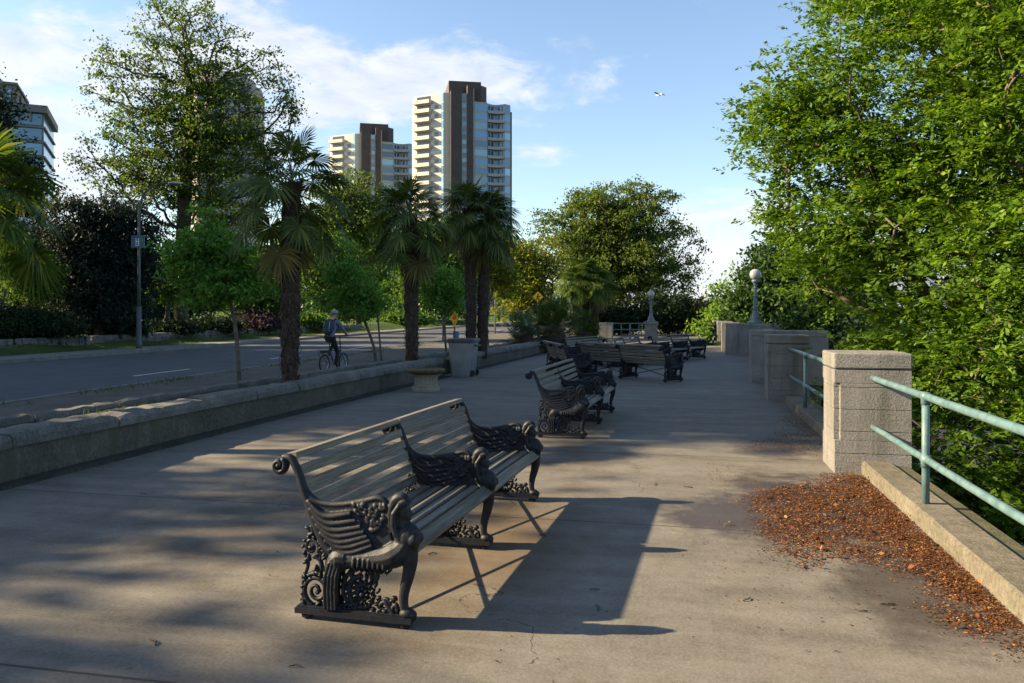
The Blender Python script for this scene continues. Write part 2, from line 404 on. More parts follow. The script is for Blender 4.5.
scene.view_settings.view_transform = 'Standard'; scene.view_settings.look = 'None'
scene.view_settings.exposure = 1.84; scene.view_settings.gamma = 1
scene.view_settings.use_curve_mapping = False
scene.cycles.max_bounces = 6; scene.cycles.transparent_max_bounces = 8
scene.cycles.use_denoising = True

rng = np.random.default_rng(7)
rnd = random.Random(5)

# ------------------------------------------------------------------ terrain, road, water, hills
ROAD_N, ROAD_F = -11.9, -22.3            # near and far kerb, road frame
def road_t(x, y): return x*np.cos(RA)-y*np.sin(RA)
def prom_t(x, y): return x*np.cos(PA)-y*np.sin(PA)
def sm(a, lo, hi):
    k = np.clip((a-lo)/(hi-lo), 0, 1); return k*k*(3-2*k)
def terrain_h(x, y):
    rt, pt = road_t(x, y), prom_t(x, y)
    h = np.full_like(x, -.42)
    left = .42*sm(-rt, 26.6, 27.2)+.42+1.3*sm(-rt, 27.2, 48)+1.6*sm(-rt, 48, 110)
    h = h+np.where(rt < -26.2, left-.0, 0)
    h = h+np.where((rt >= -26.2) & (rt < -22.6), .30, 0)
    h = h-4.6*sm(pt, .6, 1.7)-1.6*sm(pt, 10, 40)-3.0*sm(pt, 55, 90)
    return h+.05*np.sin(x*.7+1.3*np.sin(y*.31))*np.where((rt < -28) | (pt > 3), 1, 0)
def build_terrain():
    xs = np.concatenate([[-5000, -2000, -800, -400, -200, -130, -100, -85], np.arange(-75, 45, 1.0), [46, 50, 56, 64, 75, 90, 120, 200, 500, 1500, 5000]])
    ys = np.concatenate([[-800, -200, -80, -40], np.arange(-25, 130, 1.0), [132, 140, 155, 180, 220, 300, 450, 800, 1600, 3200, 7000]])
    X, Y = np.meshgrid(xs, ys); Z = terrain_h(X, Y)
    V = np.stack([X, Y, Z], -1).reshape(-1, 3); nx = len(xs)
    i, j = np.meshgrid(np.arange(nx-1), np.arange(len(ys)-1)); a = (j*nx+i).ravel()
    me = np_mesh('ground', V, np.stack([a, a+1, a+nx+1, a+nx], 1), True)
    m, nt, b = mat_new('lawn_ground')
    tc = nd(nt, 'ShaderNodeTexCoord').outputs['Object']
    n1 = noise(nt, tc, .35, 6, .6); n2 = noise(nt, tc, 9, 5, .7)
    c = ramp(nt, n1, [(.3, (.035, .06, .016)), (.55, (.06, .10, .022)), (.75, (.10, .125, .035))])
    c = mixc(nt, .4, c, ramp(nt, n2, [(.35, (.02, .035, .01)), (.7, (.11, .15, .04))]))
    nt.links.new(c, b.inputs['Base Color']); b.inputs['Roughness'].default_value = .9
    b.inputs['Specular IOR Level'].default_value = .15
    bump(nt, b, n2, 1.0, .06)
    M['ground'] = m
    tag(link('ground', me, m), 'grassy ground', None, None, 'structure')
build_terrain()

def strip(name, t0, t1, z, mat, s0=-30, s1=260, frame=Q, thick=None, label=None):
    mb = MB()
    n = 30; ss = [s0+(s1-s0)*i/n for i in range(n+1)]
    if thick is None:
        vs = [frame(s, t, z) for s in ss for t in (t0, t1)]
        mb.add(vs, [(2*i, 2*i+1, 2*i+3, 2*i+2) for i in range(n)])
    else:
        vs = [frame(s, t, zz) for s in ss for t, zz in ((t0, z-thick), (t0, z), (t1, z), (t1, z-thick))]
        fs = []
        for i in range(n):
            for k in range(3): fs.append((4*i+k, 4*i+k+1, 4*i+k+5, 4*i+k+4))
        fs += [(0, 1, 2, 3), (4*n+3, 4*n+2, 4*n+1, 4*n)]
        mb.add(vs, fs)
    o = mb.build(name, mat); tag(o, label, None, None, 'structure'); return o
strip('road', ROAD_F, ROAD_N, -.22, M['asphalt'], label='asphalt road in shade')
strip('sidewalk', ROAD_N+.16, -5.0, -.10, M['walk'], s1=120, thick=.25, label='gravelly path between road and palms')
strip('sidewalk', -24.4, ROAD_F-.16, -.09, M['kerbl'], thick=.25, label='pale sidewalk across the road')
strip('kerb', ROAD_N, ROAD_N+.16, -.085, M['kerbl'], thick=.3)
strip('kerb', ROAD_F-.16, ROAD_F, -.075, M['kerbl'], thick=.3)
mk = MB()
for k in range(-6, 40):
    s = 21.0+k*8.7
    mk.add([Q(s, -14.35, -.216), Q(s, -14.23, -.216), Q(s+2.9, -14.23, -.216), Q(s+2.9, -14.35, -.216)], [(0, 1, 2, 3)])
tag(mk.build('road_marking', M['paint']), 'white dashed lane lines', None, None, 'structure')

def build_promenade():
    rot = -PA
    def poly(pts): return pts
    mb = MB()
    mb.prism([(-6.5, -14), (2.12, -14), (2.12, 19.3), (3.0, 19.3), (3.0, 31.9), (2.12, 31.9), (2.12, 70), (-5.4, 70), (-5.4, 46), (-5.9, 24), (-6.5, 12)], -5.5, 0)
    o = mb.build('promenade', M['prom']); o.rotation_euler = (0, 0, rot)
    tag(o, 'stained concrete promenade', None, None, 'structure')
build_promenade()

def build_far():
    mb = MB(); mb.add([(70, -800, -8), (6000, -800, -8), (6000, 7000, -8), (20, 7000, -8), (20, 400, -8)], [(0, 1, 2, 3, 4)])
    m, nt, b = mat_new('sea'); tc = nd(nt, 'ShaderNodeTexCoord').outputs['Object']
    b.inputs['Base Color'].default_value = (.05, .09, .12, 1); b.inputs['Roughness'].default_value = .18
    bump(nt, b, noise(nt, tc, .6, 5), .3, .3)
    tag(mb.build('water', m), 'sea beyond the trees', None, None, 'structure')
    # hills on the far shore
    n = 140; vs = []; fs = []
    for i in range(n+1):
        a = R(-70+140*i/n); r = 2600
        h = 60+28*math.sin(i*.21)+20*math.sin(i*.53+1)+7*math.sin(i*1.7)+(50 if i > 90 else 0)*math.sin((i-90)/50*3.14)
        x, y = math.sin(a), math.cos(a)
        vs += [(x*r, y*r, -9), (x*(r+180), y*(r+180), h*.6), (x*(r+450), y*(r+450), h), (x*(r+1500), y*(r+1500), -9)]
    for i in range(n):
        for k in range(3): fs.append((4*i+k, 4*i+k+4, 4*i+k+5, 4*i+k+1))
    mb = MB(); mb.add(vs, fs)
    mh = surf('far_hill', (.10, .14, .17), (.15, .19, .21), .02, .95, .1, .6, 5)
    tag(mb.build('hills', mh, smooth=True), 'bluish hills beyond the water', None, None, 'structure')
build_far()

# ------------------------------------------------------------------ low wall, planting bed, edging on the left
WALL_A = [(-12, -6.25), (4, -6.22), (11, -6.2), (16, -6.08), (19.2, -6.0)]
WALL_B = [(20.6, -5.98), (24, -5.88), (32, -5.6), (46, -5.25)]
def resample(pl, step):
    out = []
    for (a, b), (c, d) in zip(pl[:-1], pl[1:]):
        n = max(1, round((c-a)/step))
        for i in range(n): out.append((a+(c-a)*i/n, b+(d-b)*i/n))
    out.append(pl[-1]); return out
def ribbon(mb, pl, o0, o1, z0, z1, jit=0.0, r=None):
    """solid bar following pl between offsets o0..o1 (towards the road) and heights z0..z1"""
    vs = []; r = r or random.Random(1)
    j = lambda: r.uniform(-jit, jit)
    for s, t in pl:
        vs += [P(s, t-o0+j(), z0), P(s, t-o0+j(), z1+j()), P(s, t-o1+j(), z1+j()), P(s, t-o1+j(), z0)]
    n = len(pl)-1; fs = [(0, 3, 2, 1), (4*n, 4*n+1, 4*n+2, 4*n+3)]
    for i in range(n):
        for k in range(4): fs.append((4*i+k, 4*i+(k+1) % 4, 4*i+4+(k+1) % 4, 4*i+4+k))
    mb.add(vs, fs)
def cap_stones(mb, pl, o0, o1, z0, z1, r, lo=1.0, hi=1.8):
    s_end = pl[-1][0]; s = pl[0][0]
    def t_at(s):
        for (a, b), (c, d) in zip(pl[:-1], pl[1:]):
            if a <= s <= c: return b+(d-b)*(s-a)/(c-a)
        return pl[-1][1]
    while s < s_end-.3:
        e = min(s_end, s+r.uniform(lo, hi))
        if s_end-e < .5: e = s_end
        n = max(3, int((e-s)/.12)); ring = []; vs = []; dz = r.uniform(-.012, .012); dt = r.uniform(-.012, .012)
        for i in range(n+1):
            q = s+.008+(e-s-.016)*i/n; t = t_at(q)+dt; k = .022 if i in (0, n) else 0
            jj = lambda a=.011: r.uniform(-a, a)
            prof = [(o0+k, z0), (o0-.0+k+jj(), z0+(z1-z0)*.55+jj()), (o0+.035+k+jj(), z1-k+dz+jj()), ((o0+o1)/2+jj(), z1+.012-k+dz+jj()), (o1-.035-k+jj(), z1-k+dz+jj()), (o1-k+jj(), z0+(z1-z0)*.5), (o1-k, z0)]
            vs += [P(q, t-a, b) for a, b in prof]
        m = 7; fs = [tuple(range(m-1, -1, -1)), tuple(range(n*m, n*m+m))]
        for i in range(n):
            for k in range(m): fs.append((i*m+k, i*m+(k+1) % m, (i+1)*m+(k+1) % m, (i+1)*m+k))
        mb.add(vs, fs); s = e
def low_wall(pl, label, seed):
    r = random.Random(seed)
    b = MB(); ribbon(b, resample(pl, .6), 0, .30, -.05, .335, .004, r)
    o = b.build('low_wall', M['wallc']); tag(o, label, 'wall', 'low walls of the palm bed')
    f = MB(); ribbon(f, resample(pl, .8), -.20, -.002, -.05, .03, .006, r); f.build('footing', M['foot'], o)
    c = MB(); cap_stones(c, pl, -.05, .36, .337, .475, r); c.build('cap', M['capst'], o, smooth=False)
    return o
low_wall(WALL_A, 'long low mossy concrete wall with rough granite cap, running from the urn towards the viewer', 3)
low_wall(WALL_B, 'low stained wall with pale cap running on behind the grey litter bin', 4)
def bed_edge(pl, label, seed):
    r = random.Random(seed); c = MB(); cap_stones(c, pl, 1.02, 1.24, -.1, .44, r, .7, 1.4)
    tag(c.build('bed_edging', M['capst']), label, 'edging', 'stone edgings of the palm bed')
bed_edge(WALL_A, 'rough stone edging between the shaggy palms and the gravel path', 5)
bed_edge(WALL_B, 'rough stone edging behind the low fan palms, farther along', 6)
sb = MB(); ribbon(sb, resample(WALL_A[:-1]+[(20, -6.0)]+WALL_B[1:], .5), .3, 1.04, -.15, .36, .03, random.Random(8))
tag(sb.build('planting_soil', M['soil']), 'dark soil of the palm bed', None, None, 'structure')

# ------------------------------------------------------------------ right side: pillars, kerbs, railings
def pillar(s, label, t0=1.44, t1=2.155, depth=.70, h=1.2, group='square concrete pillars of the railing', plain=False, name='concrete_pillar'):
    o = empty(name, P(s, t0, 0), -PA, label, 'pillar', group)
    w = t1-t0; b = MB()
    n = .055
    if plain:
        b.box(0, w, 0, depth, -.02, h-.13)
    else:
        g = .0
        b.box(0, w, 0, depth, -.02, .198)
        for z0, z1 in ((.202, .33), ):
            b.box(0, w, 0, depth, z0, z1)
        poly = [(n, 0), (w, 0), (w, depth), (n, depth), (n, depth-n), (0, depth-n), (0, n), (n, n)]
        for z0, z1 in ((.331, .418), (.4215, .638), (.6415, .858), (.8615, .90)):
            b.prism(poly, z0, z1)
        b.box(0, w, 0, depth, .901, 1.032)
        b.box(.007+n, w-.007, .007+n, depth-.007-n, -.01, 1.05)
    b.build('shaft', M['pier'], o, bevel=.004)
    c = MB(); c.box(-.006, w+.006, -.006, depth+.006, h-.158 if not plain else h-.128, h); c.build('cap', M['pier'], o, bevel=.016)
    return o
PILLS = [1.8, 8.467, 15.14]
pillar(8.467, 'sunlit roughcast pillar standing where the teal rails end, leaf litter at its foot')
pillar(15.14, 'shaded concrete pillar first in line past the sunlit one')
pillar(1.8, 'roughcast concrete pillar at the viewer\'s side of the teal railing')
pillar(18.95, 'wide shaded block with a long flat top behind the shaded square pillar', t1=3.1, plain=True)
pillar(31.4, 'broad grey block under the globe lamp at the end of the bay', t1=3.4, plain=True)
pillar(34.8, 'grey pillar just past the broad block under the globe lamp', plain=True)
pillar(40.1, 'grey pillar second past the globe lamp', plain=True)
pillar(46.4, 'grey pillar third past the globe lamp', plain=True)
pillar(57.0, 'tan end pillar, last of the line at the end of the far railing', plain=True)
# bay parapet, set out behind pillars
bp = MB(); bp.box(0, .3, 0, 11.74, -.02, 1.0)
o = bp.build('bay_parapet', M['pier'], bevel=.01); o.location = P(19.655, 2.75); o.rotation_euler = (0, 0, -PA)
tag(o, 'set-back grey parapet closing the bay between the two broad blocks', 'parapet')

def kerb(s0, s1, label, wide=.44):
    b = MB(); n = max(2, int((s1-s0)/.5)); r = random.Random(int(s0*10)); vs = []
    for i in range(n+1):
        s = s0+(s1-s0)*i/n; j = lambda: r.uniform(-.006, .006)
        vs += [P(s, 1.69+j(), -.02), P(s, 1.70+j(), .118), P(s, 1.715+j(), .13), P(s, 1.69+.27, .127), P(s, 1.69+.27, -.3)]
    fs = [(0, 4, 3, 2, 1), tuple(5*n+k for k in range(5))]
    for i in range(n):
        for k in range(5): fs.append((5*i+k, 5*i+(k+1) % 5, 5*i+5+(k+1) % 5, 5*i+5+k))
    b.add(vs, fs); o = b.build('railing_kerb', M['kerb']); lg = MB(); lg.add([P(a, t_, z_) for a in (s0, s1) for t_, z_ in ((1.962, -.3), (1.962, .095), (1.69+wide, .085), (1.69+wide, -.3))], [(0, 1, 5, 4), (1, 2, 6, 5), (2, 3, 7, 6), (0, 3, 2, 1), (4, 5, 6, 7)]); lg.build('mossy_ledge', M['moss'], o); tag(o, label, 'kerb', 'concrete kerbs carrying the railings'); return o
kerb(2.5, 8.466, 'sunlit worn concrete kerb under the teal railing, litter along its foot')
kerb(9.168, 15.138, 'shaded concrete kerb between the sunlit pillar and the next one')
kerb(15.842, 18.948, 'short shaded kerb in front of the wide block')
kerb(35.502, 40.098, 'pale kerb between the two pillars past the globe lamp')
kerb(40.802, 46.398, 'pale kerb before the third pillar past the globe lamp')
kerb(47.102, 56.998, 'pale kerb running on to the sunlit end pillar')

def railing(s0, s1, posts, label):
    o = empty('pipe_railing', P(s0, 1.80, .12), -PA, label, 'railing', 'teal pipe railings')
    L = s1-s0
    for z in (.835, .35):
        b = MB(); n = 24; r = random.Random(int(z*100))
        b.tube([(r.uniform(-.002, .002), L*i/n, z+r.uniform(-.002, .002)) for i in range(n+1)], .030 if z > .5 else .028, 12)
        b.build('rail', M['teal'], o, smooth=True)
    for s in posts:
        y = s-s0
        b = MB(); b.tube([(0, y, -.015), (0, y, .79)], .029, 12); b.build('post', M['teal'], o, smooth=True)
        for z in (.835, .35):
            c = MB(); c.tube([(0, y, z-.062), (0, y, z+.034)], .0355, 12); c.tube([(0, y-.048, z), (0, y+.048, z)], .0365, 12)
            c.build('fitting', M['teal'], o, smooth=True)
    return o
railing(2.5, 8.47, (4.68, 6.69), 'chipped teal two-bar pipe railing running into the sunlit pillar')
railing(9.165, 15.142, (11.1, 13.1), 'teal pipe railing in shade between the sunlit pillar and the next')
railing(15.84, 18.952, (17.4,), 'short teal pipe railing in front of the wide block')
railing(35.5, 40.1, (37.8,), 'pipe railing between the first pillars past the globe lamp')
railing(40.8, 46.4, (43.6,), 'pipe railing up to the third pillar past the globe lamp')
railing(47.1, 57.0, (50, 53.5), 'long pipe railing up to the sunlit end pillar')

# ------------------------------------------------------------------ street lamps with globes
def globe_lamp(loc, label, h=2.2):
    o = empty('globe_lamp', loc, 0, label, 'street lamp', 'white globe lamps on the promenade')
    b = MB(); b.lathe([(.26, 0), (.26, .05), (.22, .09), (.17, .16), (.2, .22), (.13, .30), (.10, .42), (.085, .5)], 16)
    b.build('lamp_base', M['lampiron'], o, smooth=True)
    b = MB(); k = []
    for i in range(13): k.append((.082-.028*i/12, .48+(h-.95)*i/12))
    b.lathe(k+[(.08, h-.45), (.055, h-.42)], 14)
    for z in (.62, 1.05, h-.6): b.lathe([(.07, z-.03), (.1, z), (.07, z+.03)], 14)
    b.build('lamp_post', M['lampiron'], o, smooth=True)
    b = MB(); b.lathe([(.05, h-.44), (.10, h-.40), (.155, h-.33), (.13, h-.29), (.11, h-.27)], 16); b.build('collar', M['lampiron'], o, smooth=True)
    b = MB(); b.ball((0, 0, h-.08), .215, 20, 14); b.build('globe', M['globe'], o, smooth=True)
    return o
globe_lamp(D(758, 323.5, 31.6).xyz*1 if False else P(31.75, 2.55, 1.2), 'white globe lamp on blue-grey post, standing on the broad block before the conifers', 1.95)
LP = G(651, 339, 0); LP = Vector((139/F*48, 48, 0))
o = empty('lamp_pedestal', LP, -PA, 'square pale pedestal under the globe lamp before the big spreading tree', 'pedestal')
b = MB(); b.box(-.36, .36, -.36, .36, 0, .94); b.box(-.42, .42, -.42, .42, -.01, .16); b.build('shaft', M['pier'], o, bevel=.015)
b = MB(); b.box(-.42, .42, -.42, .42, .941, 1.08); b.build('cap', M['pier'], o, bevel=.02)
globe_lamp(LP+Vector((0, 0, 1.08)), 'white globe lamp on pedestal in front of the big spreading tree', 1.75)
# far cross railing with an end pillar
o = pillar(0, 'square grey pillar at the far left end of the cross railing, beside the triple palm', t0=0, t1=.75, depth=.7, h=1.05, plain=True, group=None)
o.location = Vector((87/F*46, 46, 0))
fr = empty('cross_railing', Vector((100/F*47, 47, 0)), R(2), 'pale pipe railing across the far end between pillar and lamp pedestal', 'railing')
for z in (.98, .62, .26):
    b = MB(); b.tube([(.0, 0, z), (2.0, 0, z)], .032, 8); b.build('rail', M['teal'], fr, smooth=True)
for x in (.55, 1.05, 1.1, 1.6):
    b = MB(); b.tube([(x, 0, 0), (x, 0, .97)], .026, 8); b.build('post', M['teal'], fr, smooth=True)

# ------------------------------------------------------------------ the benches
def spiral(cx, cz, r0, r1, a0, turns, n=26):
    return [(cx+(r0+(r1-r0)*i/n)*math.cos(a0+turns*2*math.pi*i/n), 0, cz+(r0+(r1-r0)*i/n)*math.sin(a0+turns*2*math.pi*i/n)) for i in range(n+1)]
def bez(pts, n=14):
    """Catmull-Rom through (f, z) pairs, in the plane y = 0"""
    p = [Vector((a, 0, b)) for a, b in pts]; p = [2*p[0]-p[1]]+p+[2*p[-1]-p[-2]]; out = []
    for i in range(1, len(p)-2):
        for k in range(n):
            t = k/n; a, b, c, d = p[i-1:i+3]
            out.append(.5*((2*b)+(c-a)*t+(2*a-5*b+4*c-d)*t*t+(3*b-a-3*c+d)*t**3))
    out.append(p[-2]); return out
def ell(mb, f, z, rf, ry, rz, y=0.0, rot=0.0, n=16):
    mb.ball((f, y, z), (rf, ry, rz), n, 10, Matrix.Rotation(rot, 3, 'Y'))
def voxel_object(mb, name, voxel, smooth_it=2):
    o = mb.build('tmp', None)
    r = o.modifiers.new('r', 'REMESH'); r.mode = 'VOXEL'; r.voxel_size = voxel; r.use_smooth_shade = True
    if smooth_it:
        s = o.modifiers.new('s', 'SMOOTH'); s.iterations = smooth_it; s.factor = .5
    return evaluated_mesh(o, name)
def casting_parts():
    """winged sphinx end casting in the f (forward) / z plane; returns meshes"""
    # --- sphinx: back stile, wing, body, legs, head
    b = MB()
    stile = bez([(-.105, .835), (-.055, .828), (-.012, .765), (.024, .672), (.072, .565), (.12, .46), (.17, .385), (.235, .335)], 8)
    b.tube(stile, [.020+.012*i/len(stile) for i in range(len(stile))], 10)
    wing = [(.03, .665), (.06, .645), (.10, .612), (.16, .598), (.25, .60), (.34, .612), (.42, .632), (.475, .645), (.515, .635), (.535, .60), (.537, .55), (.55, .50), (.57, .44), (.55, .36), (.45, .32), (.30, .32), (.20, .36), (.13, .43), (.08, .53)]
    Mx = Matrix(((1, 0, 0), (0, 0, 1), (0, 1, 0)))
    b.prism(wing, -.014, .014, Mx)
    # top rolled edge of the wing
    b.tube(bez([(.03, .668), (.10, .614), (.18, .600), (.28, .606), (.40, .63), (.475, .648), (.52, .635), (.54, .59), (.543, .53), (.57, .48)], 7), .019, 8)
    for sy in (-1, 1):
        # long flight feathers, overlapping rows
        feathers = [((.06, .615), (.17, .545), (.33, .565)), ((.075, .575), (.19, .51), (.36, .53)), ((.095, .535), (.21, .475), (.39, .50)), ((.115, .495), (.235, .445), (.41, .475)),
                    ((.14, .455), (.26, .415), (.43, .455)), ((.17, .42), (.29, .39), (.45, .435)), ((.21, .385), (.32, .365), (.46, .41))]
        for k, fz in enumerate(feathers):
            pts = bez(fz, 9); n = len(pts)
            pts = [Vector((p.x, sy*(.018+.006*math.sin(math.pi*i/n)), p.z)) for i, p in enumerate(pts)]
            b.tube(pts, [.009+.012*math.sin(math.pi*min(1, .12+.75*i/n)) for i in range(n)], 8)
        rr = random.Random(11)
        for i in range(64):        # small covert feathers near the shoulder
            f = rr.uniform(.34, .53); z = rr.uniform(.40+.12*(f-.34)/.2, .615)
            ell(b, f, z, .017, .009, .0085, sy*.019, rr.uniform(.2, .7), 8)
        for i in range(9):
            ell(b, .20+.028*i, .365-.002*i+.012*(i % 2), .02, .012, .014, sy*.022, .5, 8)
    # trunk of the beast
    b.tube(bez([(.245, .315), (.33, .325), (.44, .335), (.55, .355), (.63, .40), (.66, .455), (.645, .51)], 6), [.062, .058, .055, .053, .05, .05, .05, .05, .05, .052, .052, .053, .055, .056, .058, .06, .062, .064, .066, .068, .07, .07, .068, .066, .064, .064, .062, .06, .058, .056, .054, .052, .05, .048, .045, .042, .04][:37], 12)
    for i in range(7): b.tube([(.36+.03*i, -.05, .345), (.355+.03*i, -.055, .305), (.365+.03*i, -.03, .275), (.365+.03*i, .03, .275), (.355+.03*i, .055, .305), (.36+.03*i, .05, .345)], .008, 6)
    ell(b, .655, .455, .075, .058, .085)            # chest
    for sy in (-1, 1): ell(b, .70, .455, .036, .03, .035, sy*.028)
    b.tube(bez([(.64, .50), (.622, .54), (.617, .57)], 4), .036, 10)
    # front leg with paw
    b.tube(bez([(.660, .43), (.672, .35), (.660, .27), (.640, .20), (.632, .14), (.640, .08)], 5), [.056-.034*(i/25)**.55 for i in range(26)], 10)
    ell(b, .652, .072, .045, .036, .03); ell(b, .685, .066, .022, .03, .022)
    # hind leg, draped
    b.tube(bez([(.30, .33), (.25, .325), (.215, .29), (.20, .22), (.195, .14), (.20, .07)], 5), [.055, .055, .056, .057, .057, .057, .056, .055, .053, .051, .049, .047, .045, .043, .041, .04, .039, .038, .038, .038, .038, .038, .038, .038, .038, .038], 10)
    for sy in (-1, 1):
        for k in range(4):
            x = .175+.022*k
            b.tube([(x+.03, sy*.045, .31), (x+.008, sy*.047, .24), (x, sy*.042, .16), (x+.004, sy*.04, .065)], .009, 6)
    ell(b, .215, .065, .05, .04, .026)
    # head: face forward, hair falling behind
    ell(b, .624, .592, .044, .040, .056)
    ell(b, .655, .575, .022, .026, .035)
    b.tube([(.664, 0, .60), (.678, 0, .578)], [.007, .011], 6)
    ell(b, .660, .553, .014, .02, .008); ell(b, .655, .535, .015, .018, .013)
    for sy in (-1, 1): ell(b, .655, .598, .012, .014, .007, sy*.018)
    b.tube(bez([(.66, .645), (.62, .658), (.585, .64), (.565, .59), (.563, .54), (.575, .50), (.60, .475)], 5), [.018, .021, .025, .028, .03, .031, .032, .033, .033, .033, .032, .031, .03, .03, .029, .028, .028, .027, .027, .026, .026, .025, .025, .024, .024, .023, .022, .021, .02, .018, .016], 10)
    for sy in (-1, 1): b.tube([(.655, sy*.02, .64), (.625, sy*.042, .628), (.595, sy*.048, .585), (.592, sy*.047, .53), (.605, sy*.044, .485), (.63, sy*.04, .46)], .017, 8)
    sph = voxel_object(b, 'end_frame', .0042, 1)
    # --- rolled top scroll
    c = MB()
    sp = spiral(-.128, .792, .045, .010, R(60), -1.3, 26)
    c.tube([(p[0], 0, p[2]) for p in sp], [.021-.008*i/26 for i in range(27)], 10)
    for sy in (-1, 1):
        c.tube([(p[0], sy*.016, p[2]) for p in sp], [.013-.004*i/26 for i in range(27)], 8)
    c.ball((-.128, 0, .79), (.018, .034, .018), 12, 8)
    for sy in (-1, 1): c.tube(bez([(-.11, .837), (-.055, .833), (-.012, .77), (.024, .677), (.074, .57), (.13, .46), (.19, .385)], 5), .0125, 8) if sy > 0 else None
    scr = c.mesh('scroll', True)
    # --- open leafy scrollwork under the wing
    d = MB()
    def vine(pts, r0, r1): 
        n = len(pts); d.tube([Vector(p) for p in pts], [r0+(r1-r0)*i/(n-1) for i in range(n)], 8)
    vine(spiral(.105, .145, .085, .012, R(-100), -1.75, 40), .015, .009)
    vine(spiral(.075, .37, .052, .010, R(-60), 1.35, 26), .013, .008)
    vine(bez([(.055, .43), (.085, .45), (.075, .485)], 6), .012, .016)
    vine(bez([(.09, .33), (.13, .30), (.135, .25), (.10, .235), (.06, .225)], 7), .013, .012)
    vine(bez([(.14, .36), (.17, .33), (.165, .28), (.15, .25)], 6), .012, .010)
    vine(bez([(.02, .145), (.03, .08), (.08, .055)], 6), .014, .014)
    vine(spiral(.39, .15, .092, .020, R(100), 1.65, 44), .015, .010)
    vine(bez([(.452, .205), (.48, .25), (.47, .32)], 6), .011, .012)
    vine(bez([(.06, .06), (.022, .11), (.025, .20), (.052, .28), (.028, .345)], 7), .013, .010)
    vine(bez([(.135, .24), (.13, .32), (.145, .41)], 6), .010, .012)
    vine(bez([(.30, .10), (.33, .07), (.40, .055), (.46, .06), (.50, .08)], 6), .012, .012)
    vine(bez([(.32, .22), (.33, .28), (.36, .32)], 6), .010, .012)
    vine(bez([(.30, .10), (.27, .14), (.28, .21), (.31, .26)], 6), .013, .011)
    vine(bez([(.48, .09), (.52, .12), (.55, .09), (.57, .065)], 6), .013, .017)
    vine(spiral(.525, .115, .042, .012, R(150), 1.2, 18), .012, .009)
    vine(bez([(.555, .075), (.585, .11), (.60, .075)], 5), .014, .014)
    vine(spiral(.30, .215, .035, .012, R(-30), 1.1, 16), .011, .009)
    rr = random.Random(4)
    for ring, (n_, r_, q_) in enumerate(((9, .03, .018), (13, .062, .02), (17, .094, .019))):      # rosette petals and leaf buds
        for i in range(n_):
            a = i*2*math.pi/n_+ring*.3
            ell(d, .39+r_*math.cos(a), .15+r_*math.sin(a), q_, .024-.004*ring, .010, 0, -a-.6, 8)
    for i in range(15):
        a = i*2*math.pi/15; ell(d, .105+.088*math.cos(a), .145+.088*math.sin(a), .019, .017, .010, 0, -a-.7, 8)
    for i in range(10):
        a = i*2*math.pi/10; ell(d, .075+.054*math.cos(a), .37+.054*math.sin(a), .015, .015, .009, 0, -a-.7, 8)
    ell(d, .39, .15, .02, .03, .02, n=10)
    for f, z in [(.03, .22), (.045, .30), (.135, .40), (.15, .20), (.115, .26), (.02, .09), (.17, .10), (.29, .075), (.33, .27), (.44, .255), (.49, .06), (.53, .065), (.34, .065), (.44, .06), (.57, .14), (.105, .145), (.075, .37), (.06, .46), (.30, .17), (.12, .07), (.155, .33)]:
        for q in range(3):
            ell(d, f+rr.uniform(-.012, .012), z+rr.uniform(-.012, .012), .02, .017, .011, rr.uniform(-.006, .006), rr.uniform(0, 3), 8)
    vin = d.mesh('scrollwork', True)
    # --- base bar and feet
    e = MB(); e.box(-.01, .69, -.040, .040, .030, .058); e.box(.0, .68, -.03, .03, .0585, .068)
    for f in (.05, .64): e.lathe([(.02, 0), (.034, .008), (.034, .022), (.022, .029)], 12, (f, 0, 0))
    bas = e.mesh('base_bar')
    return sph, scr, vin, bas
def slat(mb, y0, y1, cx, cz, w, th, tilt, r):
    """board along y; w across, th thick, tilted about y"""
    n = 6; vs = []; ct, st = math.cos(tilt), math.sin(tilt)
    bow = r.uniform(-.003, .003); e = .004
    prof = [(-w/2+e, -th/2), (w/2-e, -th/2), (w/2, -th/2+e), (w/2, th/2-e), (w/2-e, th/2), (-w/2+e, th/2), (-w/2, th/2-e), (-w/2, -th/2+e)]
    for i in range(n+1):
        y = y0+(y1-y0)*i/n; dz = bow*math.sin(math.pi*i/n)
        for a, q in prof: vs.append((cx+a*ct-q*st, y, cz+a*st+q*ct+dz))
    m = 8; fs = [tuple(range(m)), tuple(range(n*m+m-1, n*m-1, -1))]
    for i in range(n):
        for k in range(m): fs.append((i*m+k, (i+1)*m+k, (i+1)*m+(k+1) % m, i*m+(k+1) % m))
    mb.add(vs, fs)
BENCH_L = 1.405
